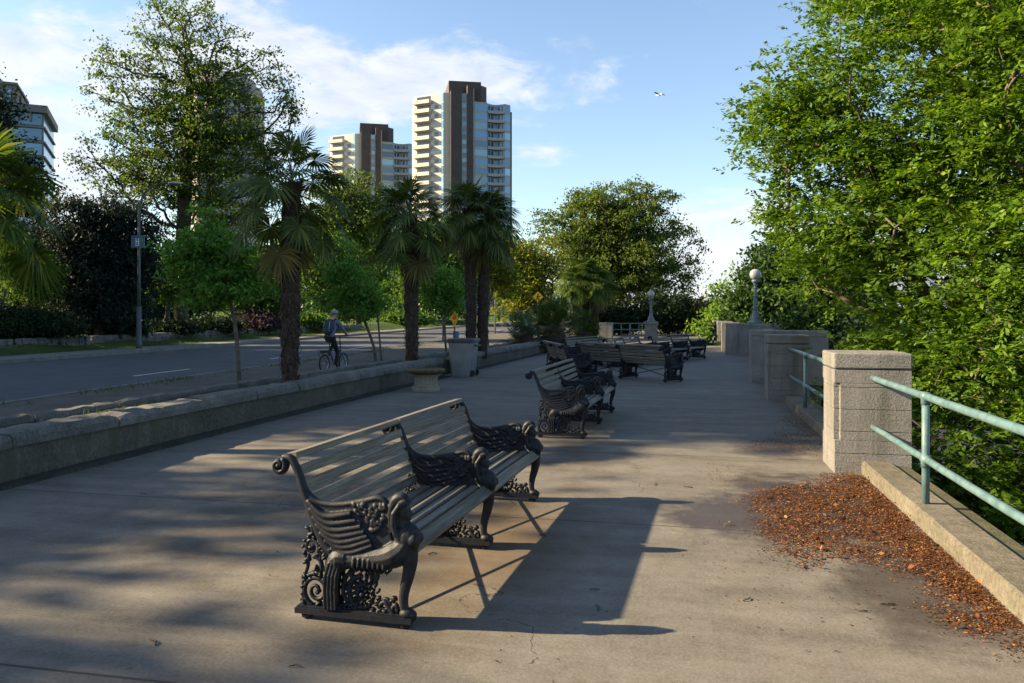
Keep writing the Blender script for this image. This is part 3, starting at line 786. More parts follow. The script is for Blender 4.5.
def make_bench(label):
    root = empty('park_bench', (0, 0, 0), 0, label, 'bench', 'benches with winged sphinx arms along the promenade')
    sph, scr, vin, bas = casting_parts()
    sph.materials.append(M['iron'])
    first = True
    for k in range(3):
        f = link('end_frame', sph, None, root); f.location = (0, k*BENCH_L, 0)
        for nm, me in (('scroll', scr), ('scrollwork', vin), ('base_bar', bas)):
            link(nm, me, M['iron'] if first else None, f)
        first = False
    r = random.Random(9)
    back = [(-.068, .838, .078, .034, R(8)), (-.013, .765, .056, .026, R(109)), (.014, .688, .056, .026, R(109)), (.042, .610, .056, .026, R(110)), (.073, .532, .056, .026, R(113)), (.111, .457, .056, .026, R(118))]
    seat = [(.205, .402, .062, .028, R(2)), (.298, .402, .064, .028, R(2)), (.391, .407, .064, .028, R(3)), (.484, .412, .064, .028, R(3)), (.577, .418, .066, .028, R(3)), (.668, .402, .078, .036, R(-38))]
    B_, S_ = MB(), MB()
    for k in range(2):
        y0, y1 = k*BENCH_L+.012, (k+1)*BENCH_L-.012
        for p in back: slat(B_, y0, y1, *p, r)
        for p in seat: slat(S_, y0, y1, *p, r)
    B_.build('backrest', M['wood'], root); S_.build('seat', M['wood'], root)
    for k in range(2):
        y0, y1 = k*BENCH_L, (k+1)*BENCH_L
        for z0, z1 in ((.36, .08), (.08, .36)):
            b = MB(); b.tube([(.33+(.004 if z0 > .2 else -.016), y0, z0), (.33+(.004 if z0 > .2 else -.016), y1, z1)], .0095, 8); b.build('brace', M['iron'], root, smooth=True)
    b = MB()
    for x, z in ((.22, .378), (.45, .385), (.62, .392)): b.box(x-.012, x+.012, 0, 2*BENCH_L, z-.014, z)
    b.build('seat_bar', M['iron'], root)
    return root
# f axis = local +x, length axis = local +y
def put_bench(o, back_foot, facing, label):
    a = math.atan2(facing[1], facing[0])
    o.location = back_foot; o.rotation_euler = (0, 0, a); o.scale = (.93, 1, 1); o['label'] = label
bench = make_bench('')
put_bench(bench, G(300, 616), (.965, -.255), 'long slatted bench with iron winged-sphinx arms standing alone in the sun, its shadow beside it')
def another(loc, facing, label):
    o = copy_tree(bench); put_bench(o, loc, facing, label); return o
another(G(537, 437), (.968, -.25), 'shaded bench just behind the sunlit bench, facing the pillars')
L3 = 2*BENCH_L
def by_right_end(px, py, facing):
    n = Vector(facing).normalized(); lv = Vector((-n.y, n.x))
    return G(px, py), n, lv
g, n, lv = by_right_end(664, 382.5, (.78, .625))
another(g, (n.x, n.y), 'bench turned away showing two wooden back panels and crossed iron braces underneath')
another(D(565, 313+1.6*F/18.9, 18.9), (.992, .12), 'bench standing nearly end-on to the left of the turned-away bench, dark wing hiding its seat')
another(G(566, 368), (.90, -.43), 'far bench with pale bluish slats, the one of the back row beside the low wall')
another(G(607, 367.5), (.88, -.47), 'far bench in the middle of the back row, directly behind the turned-away bench')
another(G(652, 362), (.80, -.60), 'far bench at the open end of the back row, towards the pillars')

# ------------------------------------------------------------------ litter bin, urn, signs, street light
def build_bin():
    o = empty('litter_bin', G(463.5, 376), R(-12), 'tapered grey litter bin with dark overhanging lid against the low wall', 'litter bin')
    def ring(w, z, c=.05):
        h = w/2; return [(h-c, -h, z), (h, -h+c, z), (h, h-c, z), (h-c, h, z), (-h+c, h, z), (-h, h-c, z), (-h, -h+c, z), (-h+c, -h, z)]
    def loft(rings):
        b = MB(); vs = [p for r_ in rings for p in r_]; m = 8
        fs = [(i*m+k, i*m+(k+1) % m, (i+1)*m+(k+1) % m, (i+1)*m+k) for i in range(len(rings)-1) for k in range(m)]
        b.add(vs, fs+[tuple(range(m-1, -1, -1)), tuple(range((len(rings)-1)*m, len(rings)*m))]); return b
    loft([ring(.52, 0), ring(.53, .04), ring(.60, .55), ring(.645, .84), ring(.66, .86)]).build('bin_body', M['bin'], o, bevel=.006)
    loft([ring(.72, .861), ring(.73, .88), ring(.725, .93), ring(.66, .955)]).build('lid', M['bindark'], o, bevel=.006)
    b = MB(); b.tube([(.34, -.2, .80), (.40, -.2, .78), (.40, .2, .78), (.34, .2, .80)], .018, 8); b.build('handle', M['bindark'], o, smooth=True)
    for y in (-.22, .22):
        b = MB(); b.tube([(.27, y-.03, .09), (.27, y+.03, .09)], .08, 14); b.build('wheel', M['tyre'], o)
build_bin()
def build_urn():
    o = empty('stone_urn', G(426, 390.5), 0, 'squat fluted stone urn with wide mossy rim standing by the low wall', 'urn')
    b = MB(); b.lathe([(.29, 0), (.29, .06), (.275, .075), (.255, .085), (.265, .10), (.235, .125)], 28); b.build('foot', M['urn'], o)
    b = MB(); n = 72; prof = [(.235, .126), (.23, .2), (.235, .26), (.255, .31), (.30, .345)]; vs = []
    for r_, z in prof:
        for k in range(n): q = 2*math.pi*k/n; rr = r_*(1+.035*math.cos(q*18)); vs.append((rr*math.cos(q), rr*math.sin(q), z))
    m = len(prof); b.add(vs, [(i*n+k, i*n+(k+1) % n, (i+1)*n+(k+1) % n, (i+1)*n+k) for i in range(m-1) for k in range(n)])
    b.build('fluted_body', M['urn'], o, smooth=True)
    b = MB(); b.lathe([(.29, .346), (.36, .375), (.395, .40), (.40, .43), (.385, .445), (.34, .447), (.30, .425), (.0005, .42)], 30); b.build('rim', M['urnrim'], o, smooth=True)
build_urn()
def diamond(mb, w, h, th, y, z):
    mb.add([(0, y, z-h/2), (w/2, y, z), (0, y, z+h/2), (-w/2, y, z), (0, y+th, z-h/2), (w/2, y+th, z), (0, y+th, z+h/2), (-w/2, y+th, z)],
           [(0, 1, 2, 3), (7, 6, 5, 4), (0, 4, 5, 1), (1, 5, 6, 2), (2, 6, 7, 3), (3, 7, 4, 0)])
def build_signs():
    d = 30.0; loc = Vector(((454.5-CX)/F*d, d, -.1))
    o = empty('warning_sign', loc, 0, 'tall yellow diamond sign with an orange disc above blue panels by the path', 'sign')
    b = MB(); b.tube([(0, .03, 0), (0, .03, 1.82)], .03, 8); b.build('post', M['steel'], o)
    b = MB(); diamond(b, .31, .66, .01, -.012, 1.50); b.build('plate', M['yellow'], o)
    b = MB(); 
    for z, r_ in ((1.52, .075), (1.34, .035)):
        b.tube([(0, -.0125, z), (0, -.018, z)], r_, 16)
    b.build('orange_disc', M['orange'], o)
    b = MB()
    for x0, x1, z0, z1 in ((-.035, .035, 1.655, 1.668), (-.05, .05, 1.62, 1.634)): b.box(x0, x1, -.019, -.0125, z0, z1)
    b.build('dark_mark', M['black'], o)
    b = MB(); b.box(-.06, .16, .06, .09, .25, 1.0); b.build('blue_panel', M['blue'], o)
    b = MB(); b.box(-.10, .02, .05, .055, .1, .72); b.box(.02, .05, .06, .1, 0, .25); b.build('lower_panel', M['slate'], o)
    d = 50.0; loc = Vector(((538-CX)/F*d, d, -.1))
    o = empty('crossing_sign', loc, 0, 'small yellow diamond sign with a black walking figure above the fan palms', 'sign')
    b = MB(); b.tube([(0, .03, 0), (0, .03, 2.9)], .03, 8); b.build('post', M['steel'], o)
    b = MB(); diamond(b, .68, .68, .02, -.02, 2.72); b.build('plate', M['yellow'], o)
    b = MB(); b.tube([(0, -.022, 2.87), (0, -.03, 2.87)], .042, 12)
    for pts in ([(0, 2.81), (-.02, 2.67)], [(-.02, 2.67), (-.10, 2.52)], [(-.02, 2.67), (.08, 2.52)], [(0, 2.79), (.11, 2.71)], [(0, 2.79), (-.09, 2.73)]):
        b.tube([(x, -.028, z) for x, z in pts], .027, 6)
    b.build('walking_figure', M['black'], o)
    # slate shelter roof far across the road
    d = 48.0; loc = Vector(((455-CX)/F*d, d, -.1))
    o = empty('roadside_shelter', loc, R(-8), 'slate blue roadside shelter roof behind the tall yellow sign', 'shelter')
    b = MB(); b.box(-1.0, 1.1, -.4, .9, 2.18, 2.5); b.build('roof', M['slate'], o, bevel=.03)
    for x in (-.9, 1.0):
        b = MB(); b.tube([(x, .7, 0), (x, .7, 2.18)], .05, 8); b.build('post', M['steel'], o)
build_signs()
def build_light():
    d = 38.0; base = Vector(((139-CX)/F*d, d, -.09))
    o = empty('street_light', base, 0, 'tall green-grey street light with curved arm and a blue sign box across the road', 'street light')
    sc = d/F
    b = MB(); b.lathe([(.14, 0), (.14, .25), (.11, .3), (.105, 2.0)], 12); b.build('post_base', M['steel'], o, smooth=True)
    top = (313-222)*sc+1.69
    arm = bez([(0, top), (.02, top+.55), (.25, top+1.35), (.85, top+1.78), (1.45, top+1.87)], 7)
    b = MB(); b.tube([(0, 0, 2.0), (0, 0, top*.6)]+[Vector(p) for p in arm], [.08, .07]+[.06-.02*i/len(arm) for i in range(len(arm))], 10); b.build('post', M['steel'], o, smooth=True)
    b = MB(); b.ball((1.72, 0, top+1.85), (.36, .15, .085), 14, 8); b.build('lamp_head', M['chrome'], o, smooth=True)
    z = 1.69+(313-242)*sc; b = MB(); b.box(-.32, .32, -.14, -.085, z-.3, z+.3); sg = b.build('sign_box', M['slate'], o, bevel=.02)
    b = MB(); b.box(-.10, -.05, -.146, -.141, z-.14, z+.17); b.box(.02, .07, -.146, -.141, z-.14, z+.17); b.box(-.05, .02, -.146, -.141, z-.01, z+.04); b.box(-.13, .10, -.146, -.141, z-.2, z-.17)
    b.build('white_letter', M['whitep'], sg)
    d = 66.0; base = Vector(((495-CX)/F*d, d, -.1))
    o = empty('slim_lamp_post', base, 0, 'slim pale lamp post with short slanting arm among the yellow-green trees', 'street light')
    b = MB(); b.tube([(0, 0, 0), (0, 0, 4.4), (.15, 0, 5.0), (.9, 0, 5.7)], [.07, .055, .045, .04], 8); b.build('post', M['chrome'], o, smooth=True)
    b = MB(); b.ball((1.1, 0, 5.75), (.3, .12, .07), 10, 6); b.build('lamp_head', M['chrome'], o, smooth=True)
build_light()

# ------------------------------------------------------------------ cyclist
def skin_mesh(name, joints, bones, radii, root, levels=1):
    me = bpy.data.meshes.new('tmp'); me.from_pydata(joints, bones, []); o = bpy.data.objects.new('tmp', me); COL.objects.link(o)
    m = o.modifiers.new('skin', 'SKIN'); m.use_smooth_shade = True
    for i, r_ in enumerate(radii):
        sv = me.skin_vertices[0].data[i]; sv.radius = (r_, r_) if isinstance(r_, float) else r_; sv.use_root = (i == root)
    s = o.modifiers.new('sub', 'SUBSURF'); s.levels = s.render_levels = levels
    return evaluated_mesh(o, name)
def build_cyclist():
    base = G(334, 371.5, -.1); head = R(-20)             # travelling right and away
    # bicycle: local +y is forward
    o = empty('bicycle', base, head, 'dark blue small-wheeled bicycle with rear rack, ridden along the gravel path', 'bicycle')
    rr, rf = (0, -.50, .262), (0, .50, .262)
    def wheel(c):
        b = MB(); n = 28
        b.tube([(c[0], c[1]+.238*math.cos(2*math.pi*i/n), c[2]+.238*math.sin(2*math.pi*i/n)) for i in range(n+1)], .024, 8, caps=False); w = b.build('wheel', M['tyre'], o, smooth=True)
        b = MB(); b.tube([(c[0], c[1]+.208*math.cos(2*math.pi*i/n), c[2]+.208*math.sin(2*math.pi*i/n)) for i in range(n+1)], .010, 6, caps=False)
        for i in range(14):
            a = 2*math.pi*i/14; b.tube([(c[0], c[1]+.02*math.cos(a), c[2]+.02*math.sin(a)), (c[0], c[1]+.2*math.cos(a), c[2]+.2*math.sin(a))], .0022, 4)
        b.tube([(-.05, c[1], c[2]), (.05, c[1], c[2])], .022, 10); b.build('rim', M['chrome'], w)
    wheel(rr); wheel(rf)
    bb = (0, -.06, .29); st = (0, -.20, .62); hd = (0, .36, .62)
    b = MB(); b.tube([bb, st], .02, 8); b.tube([bb, (0, .35, .52)], .026, 8); b.tube([st, (0, .36, .60)], .016, 8); b.tube([(0, .355, .50), (0, .335, .70)], .022, 8)
    for s in (-1, 1):
        b.tube([bb, (s*.045, -.50, .262)], .011, 6); b.tube([st, (s*.045, -.50, .262)], .010, 6)
        b.tube([(0, .36, .5), (s*.05, .40, .44), (s*.05, .50, .262)], .013, 6)
    b.build('bike_frame', M['bikeblue'], o, smooth=True)
    b = MB(); b.tube([(0, .335, .70), (0, .30, 1.03)], .016, 8); b.tube([(-.28, .26, 1.055), (-.14, .31, 1.04), (0, .31, 1.035), (.14, .31, 1.04), (.28, .26, 1.055)], .013, 8); b.build('handlebar', M['black'], o, smooth=True)
    b = MB(); b.tube([st, (0, -.255, .86)], .014, 8); b.ball((0, -.27, .885), (.075, .135, .035), 12, 8); b.ball((0, -.17, .885), (.035, .10, .025), 10, 6); b.build('saddle', M['black'], o, smooth=True)
    b = MB(); 
    for s in (-1, 1): b.tube([(s*.07, -.28, .56), (s*.07, -.70, .56), (s*.06, -.50, .27)], .007, 6)
    for y in (-.35, -.48, -.6, -.7): b.tube([(-.07, y, .562), (.07, y, .562)], .006, 6)
    b.box(-.08, .08, -.62, -.36, .57, .64); b.build('rear_rack', M['black'], o)
    b = MB(); b.tube([(.055, -.06, .29), (.065, -.06, .29)], .085, 18); b.tube([(-.1, -.06, .29), (.1, -.06, .29)], .014, 8)
    b.tube([(.085, -.06, .29), (.085, -.03, .135)], .012, 6); b.tube([(-.085, -.06, .29), (-.085, -.09, .445)], .012, 6)
    b.box(.08, .18, -.08, .02, .115, .14); b.box(-.18, -.08, -.14, -.04, .432, .457); b.build('crankset', M['chrome'], o)
    # person, one skinned body seated on the saddle
    J, B_, Rr = [], [], []
    def j(p, r_, par=None):
        J.append(p); Rr.append(r_ if isinstance(r_, tuple) else float(r_))
        if par is not None: B_.append((par, len(J)-1))
        return len(J)-1
    pel = j((0, -.25, .99), (.155, .12))
    wa = j((0, -.20, 1.12), (.145, .105), pel); ch = j((0, -.10, 1.32), (.175, .115), wa); up = j((0, -.045, 1.44), (.15, .095), ch)
    nk = j((0, -.01, 1.525), .055, up); hd0 = j((0, .025, 1.60), (.068, .08), nk); hd1 = j((0, .035, 1.70), (.072, .088), hd0); hd2 = j((0, .03, 1.745), (.05, .06), hd1)
    for s in (-1, 1):
        sh = j((s*.19, -.045, 1.425), .068, up); el_ = j((s*.27, .07, 1.21), .048, sh); wr = j((s*.255, .235, 1.085), .034, el_); pm = j((s*.25, .275, 1.068), (.04, .024), wr)
        for k in range(4):
            a = (k-1.5)*.021; f1 = j((s*.25+a, .325-.004*abs(k-1), 1.078), .0095, pm); f2 = j((s*.25+a, .345, 1.05), .009, f1); j((s*.25+a, .322, 1.03), .008, f2)
        t1 = j((s*.215, .27, 1.04), .011, pm); j((s*.20, .295, 1.025), .009, t1)
        hip = j((s*.10, -.22, .955), .098, pel)
        knee, ank = ((s*.105, .09, .58), (s*.115, -.075, .205)) if s > 0 else ((s*.105, .19, .86), (s*.115, -.10, .535))
        if s > 0: knee = (s*.105, .02, .56)
        k1 = j(knee, .064, hip); cf = j(tuple((np.array(knee)*.6+np.array(ank)*.4)), .056, k1); an = j(ank, .04, cf)
        j((ank[0]+s*.01, ank[1]+.06, ank[2]-.045), (.045, .035), an); j((ank[0]+s*.01, ank[1]+.155, ank[2]-.05), (.04, .025), len(J)-1)
    me = skin_mesh('person', J, B_, Rr, pel, 2)
    for mm in (M['jacket'], M['trous'], M['skin'], M['black']): me.materials.append(mm)
    for p in me.polygons:
        c = p.center
        hand = c.y > .225 and 1.0 < c.z < 1.16 and abs(c.x) > .17
        if c.z > 1.515 and abs(c.x) < .12 or hand: p.material_index = 2
        elif c.z > 1.03 and not (c.y > 0 and c.z < 1.02): p.material_index = 0
        else: p.material_index = 1
        if (c.x > 0 and c.z < .19) or (c.x < 0 and c.z < .51 and c.z > .3): p.material_index = 3
    pe = link('person', me, None, None); pe.location = base; pe.rotation_euler = (0, 0, head)
    tag(pe, 'person in grey-blue jacket, black trousers and helmet riding the bicycle, seen from behind', 'person')
    b = MB(); b.ball((0, .03, 1.715), (.098, .128, .085), 18, 10); b.ball((0, .14, 1.70), (.07, .035, .02), 10, 6); b.build('helmet', M['helmet'], pe, smooth=True)
    b = MB(); b.cur = 2
    for s in (-1, 1): b.ball((s*.074, .03, 1.615), (.012, .022, .032), 8, 6)
    b.ball((0, .115, 1.615), (.014, .02, .018), 8, 6); b.cur = 3
    for s in (-1, 1): b.ball((s*.03, .112, 1.645), (.011, .008, .008), 8, 6)
    b.ball((0, .11, 1.572), (.022, .008, .006), 8, 6)
    face = b.mesh('face', True); bm = bmesh.new(); bm.from_mesh(me); bm.from_mesh(face); bm.to_mesh(me); bm.free(); bpy.data.meshes.remove(face)
    # backpack
    bk = empty('backpack', base, head, 'dark teal backpack with pale trim worn by the cyclist', 'backpack')
    b = MB(); Mx = Matrix.Rotation(R(-20), 3, 'X')
    b.ball((0, -.27, 1.29), (.165, .125, .25), 16, 12, Mx); b.build('pack_body', M['pack'], bk, smooth=True)
    b = MB(); b.ball((0, -.365, 1.21), (.12, .06, .13), 14, 8, Mx); b.build('front_pocket', M['pack'], bk, smooth=True)
    b = MB()
    for s in (-1, 1): b.tube([(s*.10, -.20, 1.48), (s*.115, -.09, 1.535), (s*.12, .035, 1.48), (s*.13, .055, 1.36), (s*.15, -.06, 1.18)], .018, 6)
    b.build('strap', M['pack'], bk, smooth=True)
    b = MB(); b.tube([(.09, -.36, 1.45), (.10, -.405, 1.32), (.09, -.40, 1.2)], .014, 6); b.tube([(-.09, -.36, 1.45), (-.10, -.405, 1.32)], .012, 6); b.build('pale_trim', M['packg'], bk, smooth=True)
build_cyclist()

# ------------------------------------------------------------------ gull
def build_gull():
    o = empty('gull', D(659, 95, 60), R(40), 'small white gull gliding in the blue sky', 'bird')
    b = MB(); b.ball((0, 0, 0), (.08, .22, .075), 12, 8); b.ball((0, .22, .03), (.05, .07, .05), 10, 6); b.tube([(0, .28, .025), (0, .33, .015)], [.015, .006], 6)
    b.tube([(0, -.18, 0), (0, -.33, .01)], [.05, .07], 8)
    b.build('gull_body', M['whitep'], o, smooth=True)
    for s in (-1, 1):
        b = MB(); pts = [(s*.05, .06, .02), (s*.25, .12, .12), (s*.45, .06, .14), (s*.66, -.06, .09)]; w = [.16, .14, .11, .02]; vs = []
        for (x, y, z), q in zip(pts, w): vs += [(x, y+.02, z+.012), (x, y-q, z+.004), (x, y-q, z-.004), (x, y+.02, z-.012)]
        fs = [(i*4+k, i*4+(k+1) % 4, i*4+4+(k+1) % 4, i*4+4+k) for i in range(3) for k in range(4)]+[(3, 2, 1, 0), (12, 13, 14, 15)]
        b.add(vs, fs); b.build('wing', M['bin'], o)
build_gull()

# ------------------------------------------------------------------ towers
M['tw_white'] = surf('tower_white', (0.4118, 0.3931, 0.3494), (0.4742, 0.4555, 0.4118), .3, .7, 3, .1)
M['tw_brown'] = surf('tower_brown', (.045, .036, .034), (.07, .055, .05), .5, .7, 3, .2)
M['tw_grey'] = surf('tower_grey', (0.264, 0.272, 0.272), (0.336, 0.344, 0.344), .3, .7, 3, .1)
M['tw_slate'] = surf('tower_slate', (.10, .105, .12), (.15, .155, .17), .3, .7, 3, .1)
M['tw_tan'] = surf('tower_tan', (0.264, 0.2, 0.136), (0.336, 0.264, 0.184), .3, .8, 3, .1)
M['tw_beige'] = surf('tower_beige', (.30, .28, .24), (.38, .355, .31), .3, .8, 3, .1)
def glassm(name, c, r_=.12):
    m, nt, b = mat_new(name); oi = nd(nt, 'ShaderNodeObjectInfo').outputs['Random']
    nt.links.new(ramp(nt, oi, [(0, tuple(x*.6 for x in c)), (1, tuple(min(1, x*1.5) for x in c))]), b.inputs['Base Color'])
    b.inputs['Roughness'].default_value = r_; b.inputs['Specular IOR Level'].default_value = .9; return m
M['tw_glass'] = glassm('tower_glass', (.07, .19, .33)); M['tw_glassl'] = glassm('tower_glass_pale', (.17, .33, .44), .2); M['tw_dark'] = glassm('window_dark', (.03, .035, .045))
FLH, NFL = 2.8, 25
def make_tower(label):
    o = empty('apartment_tower', (0, 0, 0), 0, label, 'building', 'twin white and brown apartment towers')
    H = FLH*NFL
    b = MB(); b.prism([(-14.8, 7.0), (-6.3, 0.6), (-4.2, .6), (-4.2, 22), (-14.8, 22)], 0, H); b.build('white_wing', M['tw_white'], o)
    b = MB(); b.prism([(-4.19, -1.2), (-.9, -1.6), (-.9, 18), (-4.19, 18)], 0, H+.4); b.build('brown_shaft', M['tw_brown'], o)
    b = MB(); b.prism([(.9, -1.6), (2.7, -1.2), (2.7, 18), (.9, 18)], 0, H+2.2); b.build('brown_shaft', M['tw_brown'], o)
    b = MB(); b.prism([(-.89, -.7), (.89, -.7), (.89, 18), (-.89, 18)], 0, H-.3); b.build('window_strip_wall', M['tw_grey'], o)
    curve = [(7.4+5.4*i/10, .9+1.5*math.sin(math.pi*i/10)) for i in range(11)]
    b = MB(); b.prism([(2.71, -.6), (7.3, .3)]+curve+[(12.9, .8), (14.9, 2.0), (14.9, 20), (2.71, 20)], 0, H-2.6); b.build('grey_wing', M['tw_grey'], o)
    b = MB(); b.prism([(14.91, 2.6), (15.6, 3.2), (15.6, 20), (14.91, 20)], 0, H-4.5); b.build('brown_side', M['tw_brown'], o)
    b = MB(); b.prism([(2.72, -1.0), (3.1, -.95), (3.1, 1), (2.72, 1)], 0, H+1.2); b.build('tan_fin', M['tw_tan'], o)
    b = MB(); b.prism([(-4.5, 2), (5.6, 2), (5.6, 16), (-4.5, 16)], H+.41, H+4.2); b.prism([(2.75, 2.0), (5.6, 2.0), (5.6, 16), (2.75, 16)], H-2.55, H+.405); b.prism([(5.61, 2.1), (7.6, 4), (7.6, 14), (5.61, 15.9)], H-2.5, H+3.2); b.build('penthouse', M['tw_brown'], o)
    # left face frame
    e0, e1 = Vector((-14.8, 7.0, 0)), Vector((-6.3, .6, 0)); u = (e1-e0).normalized(); nrm = Vector((u.y, -u.x, 0))
    def face_box(mb, a, b_, o0, o1, z0, z1):
        vs = [e0+u*x+nrm*y+Vector((0, 0, z)) for z in (z0, z1) for y in (o0, o1) for x in (a, b_)]
        mb.add(vs, [(0, 1, 3, 2), (4, 6, 7, 5), (0, 4, 5, 1), (2, 3, 7, 6), (0, 2, 6, 4), (1, 5, 7, 3)])
    L = (e1-e0).length
    bal = MB(); face_box(bal, .3, 6.4, .02, 1.7, -.15, .1); face_box(bal, .3, 6.4, 1.55, 1.7, .101, 1.0); face_box(bal, .3, .45, .02, 1.54, .101, 1.0); face_box(bal, 6.25, 6.4, .02, 1.54, .101, 1.0)
    bal = bal.mesh('balcony_left')
    rec = MB(); face_box(rec, .9, 6.0, -.3, .03, .15, 2.35); rec = rec.mesh('balcony_glass')
    sw = MB(); face_box(sw, 7.4, 8.8, -.3, .03, .9, 2.1); sw = sw.mesh('small_window')
    sl_ = MB(); face_box(sl_, L-.9, L-.05, -.2, .03, .2, 2.6); sl_ = sl_.mesh('slit_glass')
    ms = MB(); ms.box(-.65, .65, -.75, -.5, .9, 2.2); ms = ms.mesh('shaft_window')
    wl = MB(); wl.add([(3.2, -.53, .35), (7.2, .25, .35), (7.2, .25, 2.25), (3.2, -.53, 2.25), (3.2, -.2, .35), (7.2, .6, .35), (7.2, .6, 2.25), (3.2, -.2, 2.25)], [(0, 1, 2, 3), (4, 7, 6, 5), (0, 4, 5, 1), (3, 2, 6, 7), (0, 3, 7, 4), (1, 5, 6, 2)]); wl = wl.mesh('bay_window')
    wr = MB(); wr.add([(13.0, .82, .35), (14.8, 1.9, .35), (14.8, 1.9, 2.4), (13.0, .82, 2.4), (13.0, 1.2, .35), (14.8, 2.3, .35), (14.8, 2.3, 2.4), (13.0, 1.2, 2.4)], [(0, 1, 2, 3), (4, 7, 6, 5), (0, 4, 5, 1), (3, 2, 6, 7), (0, 3, 7, 4), (1, 5, 6, 2)]); wr = wr.mesh('corner_window')
    br = MB(); inner = [(x, y-.02) for x, y in curve]; outer = [(7.4+5.4*i/10, .15+.75*math.sin(math.pi*i/10)) for i in range(11)]
    br.prism(outer+inner[::-1], -.14, .08)
    par = [(x, y+.12) for x, y in outer]; br.prism(outer+par[::-1], .081, .75); br = br.mesh('balcony_right')
    bg_ = MB(); bg_.prism([(x, y-.04) for x, y in curve]+[(x, y+.2) for x, y in curve][::-1], .3, 2.2); bg_ = bg_.mesh('balcony_glass_right')
    fin = MB()
    for k in range(4): fin.box(8.3+1.2*k, 8.45+1.2*k, .6+.9*math.sin(math.pi*(.17+.22*k)), 1.0+1.3*math.sin(math.pi*(.17+.22*k)), .1, 2.6)
    fin = fin.mesh('balcony_divider')
    first = True
    for k in range(9, NFL):
        z = FLH*k
        items = [('balcony', bal, M['tw_white']), ('window', rec, M['tw_dark']), ('window', sl_, M['tw_glassl']), ('window', ms, M['tw_glassl'])]
        if k % 3: items.append(('window', sw, M['tw_dark']))
        if k < NFL-1: items += [('window', wl, M['tw_glass'] if k % 3 else M['tw_glassl']), ('window', wr, M['tw_glass'] if k % 4 else M['tw_glassl']), ('balcony', br, M['tw_grey']), ('window', bg_, M['tw_glass']), ('balcony_divider', fin, M['tw_grey'])]
        for nm, me, mt in items:
            q = bpy.data.objects.new(nm, me); COL.objects.link(q)
            if not me.materials: me.materials.append(mt)
            q.material_slots[0].link = 'OBJECT'; q.material_slots[0].material = mt
            q.parent = o; q.location = (0, 0, z)
    return o
tw = make_tower('taller apartment tower with cream balconies, dark brown shaft and blue glass bays')
DT = 246.0; HT = 1.6+(313-93)*DT/F
tw.location = Vector(((464-CX)/F*DT, DT, HT-FLH*NFL)); tw.rotation_euler = (0, 0, R(10))
t2 = copy_tree(tw); t2['label'] = 'lower twin apartment tower standing left of the tall one, half hidden by trees'
D2 = 285.0; t2.location = Vector(((373-CX)/F*D2, D2, 1.6+(313-134)*D2/F-FLH*NFL)); t2.rotation_euler = (0, 0, R(13))
def build_office():
    d = 165.0; x1 = (43-CX)/F*d; top = 1.6+(313-111)*d/F
    o = empty('glass_tower', Vector((x1, d, 0)), R(24), 'blue glass high-rise with white floor bands at the left edge of the sky', 'building')
    b = MB(); b.box(-30, 0, 0, 18, 0, top-.6); b.build('wall', M['tw_slate'], o)
    b = MB(); b.box(-31, -4.8, -.5, 15, top-.59, top+4.6); b.box(-31.4, -4.4, -1, 15.4, top+4.61, top+5.1); b.build('roof_storey', M['tw_slate'], o)
    b = MB(); b.box(-31.5, .9, -1.2, 18.5, top-.58, top+.9); b.build('roof', M['tw_slate'], o)
    fl = 3.05; n = int((top-18)/fl)
    band = MB(); band.box(-30.5, .45, -.45, -.002, 0, .35); band.box(.002, .45, 0, 18, 0, .35); band = band.mesh('floor_band')
    gl = MB()
    for k in range(15): gl.box(-29.9+2*k, -28.2+2*k, -.12, .1, .6, 2.95)
    gl2 = []
    one = MB(); one.box(0, 5.6, -.12, .1, .6, 2.9); one = one.mesh('window')
    side = MB(); side.box(-.1, .12, .4, 17.6, .6, 2.9); side = side.mesh('side_window')
    for k in range(n):
        z = top-.6-fl*(k+1)
        q = link('floor_band', band, None if k else M['tw_slate'], o); q.location = (0, 0, z)
        for c in range(3):
            q = link('window', one, None if (k or c) else M['tw_glass'], o); q.location = (-5.8-6.0*c, 0, z)
        q = link('window', side, None if k else M['tw_glass'], o); q.location = (0, 0, z)
    for c in range(14):
        b = MB(); b.box(-29.6+2.1*c, -29.3+2.1*c, -.75, -.3, top-2.4, top-.6); b.build('roof_fin', M['tw_slate'], o)
    for c in range(6):
        b = MB(); b.box(-17.5+2.1*c, -16+2.1*c, -.56, -.4, top+.95, top+3.9); b.build('window', M['tw_glass'], o)
build_office()
def build_beige():
    d = 205.0; cx = (228-CX)/F*d; top = 1.6+(313-92)*d/F
    o = empty('beige_tower', Vector((cx, d, 0)), R(15), 'beige rounded apartment tower mostly hidden behind the tall open tree', 'building')
    poly = [(8.6*math.copysign(abs(math.cos(a))**.6, math.cos(a)), 8.6*math.copysign(abs(math.sin(a))**.6, math.sin(a))) for a in [2*math.pi*i/28 for i in range(28)]]
    b = MB(); b.prism(poly, 0, top); b.build('wall', M['tw_beige'], o)
    b = MB(); b.prism([(x*.8, y*.8) for x, y in poly], top+.01, top+2.2); b.prism([(x*.55, y*.55) for x, y in poly], top+2.21, top+4); b.build('roof', M['tw_beige'], o)
    for k in range(13):
        z = top-2.9*(k+1)
        b = MB(); b.prism([(x*1.05, y*1.05) for x, y in poly], z, z+.9); b.build('balcony_ring', M['tw_beige'], o)
        for c in range(4):
            b = MB(); x0 = -6.4+3.3*c; b.box(x0, x0+2.3, -8.72, -8.2, z+.95, z+2.5); b.build('window', M['tw_dark'], o)
build_beige()

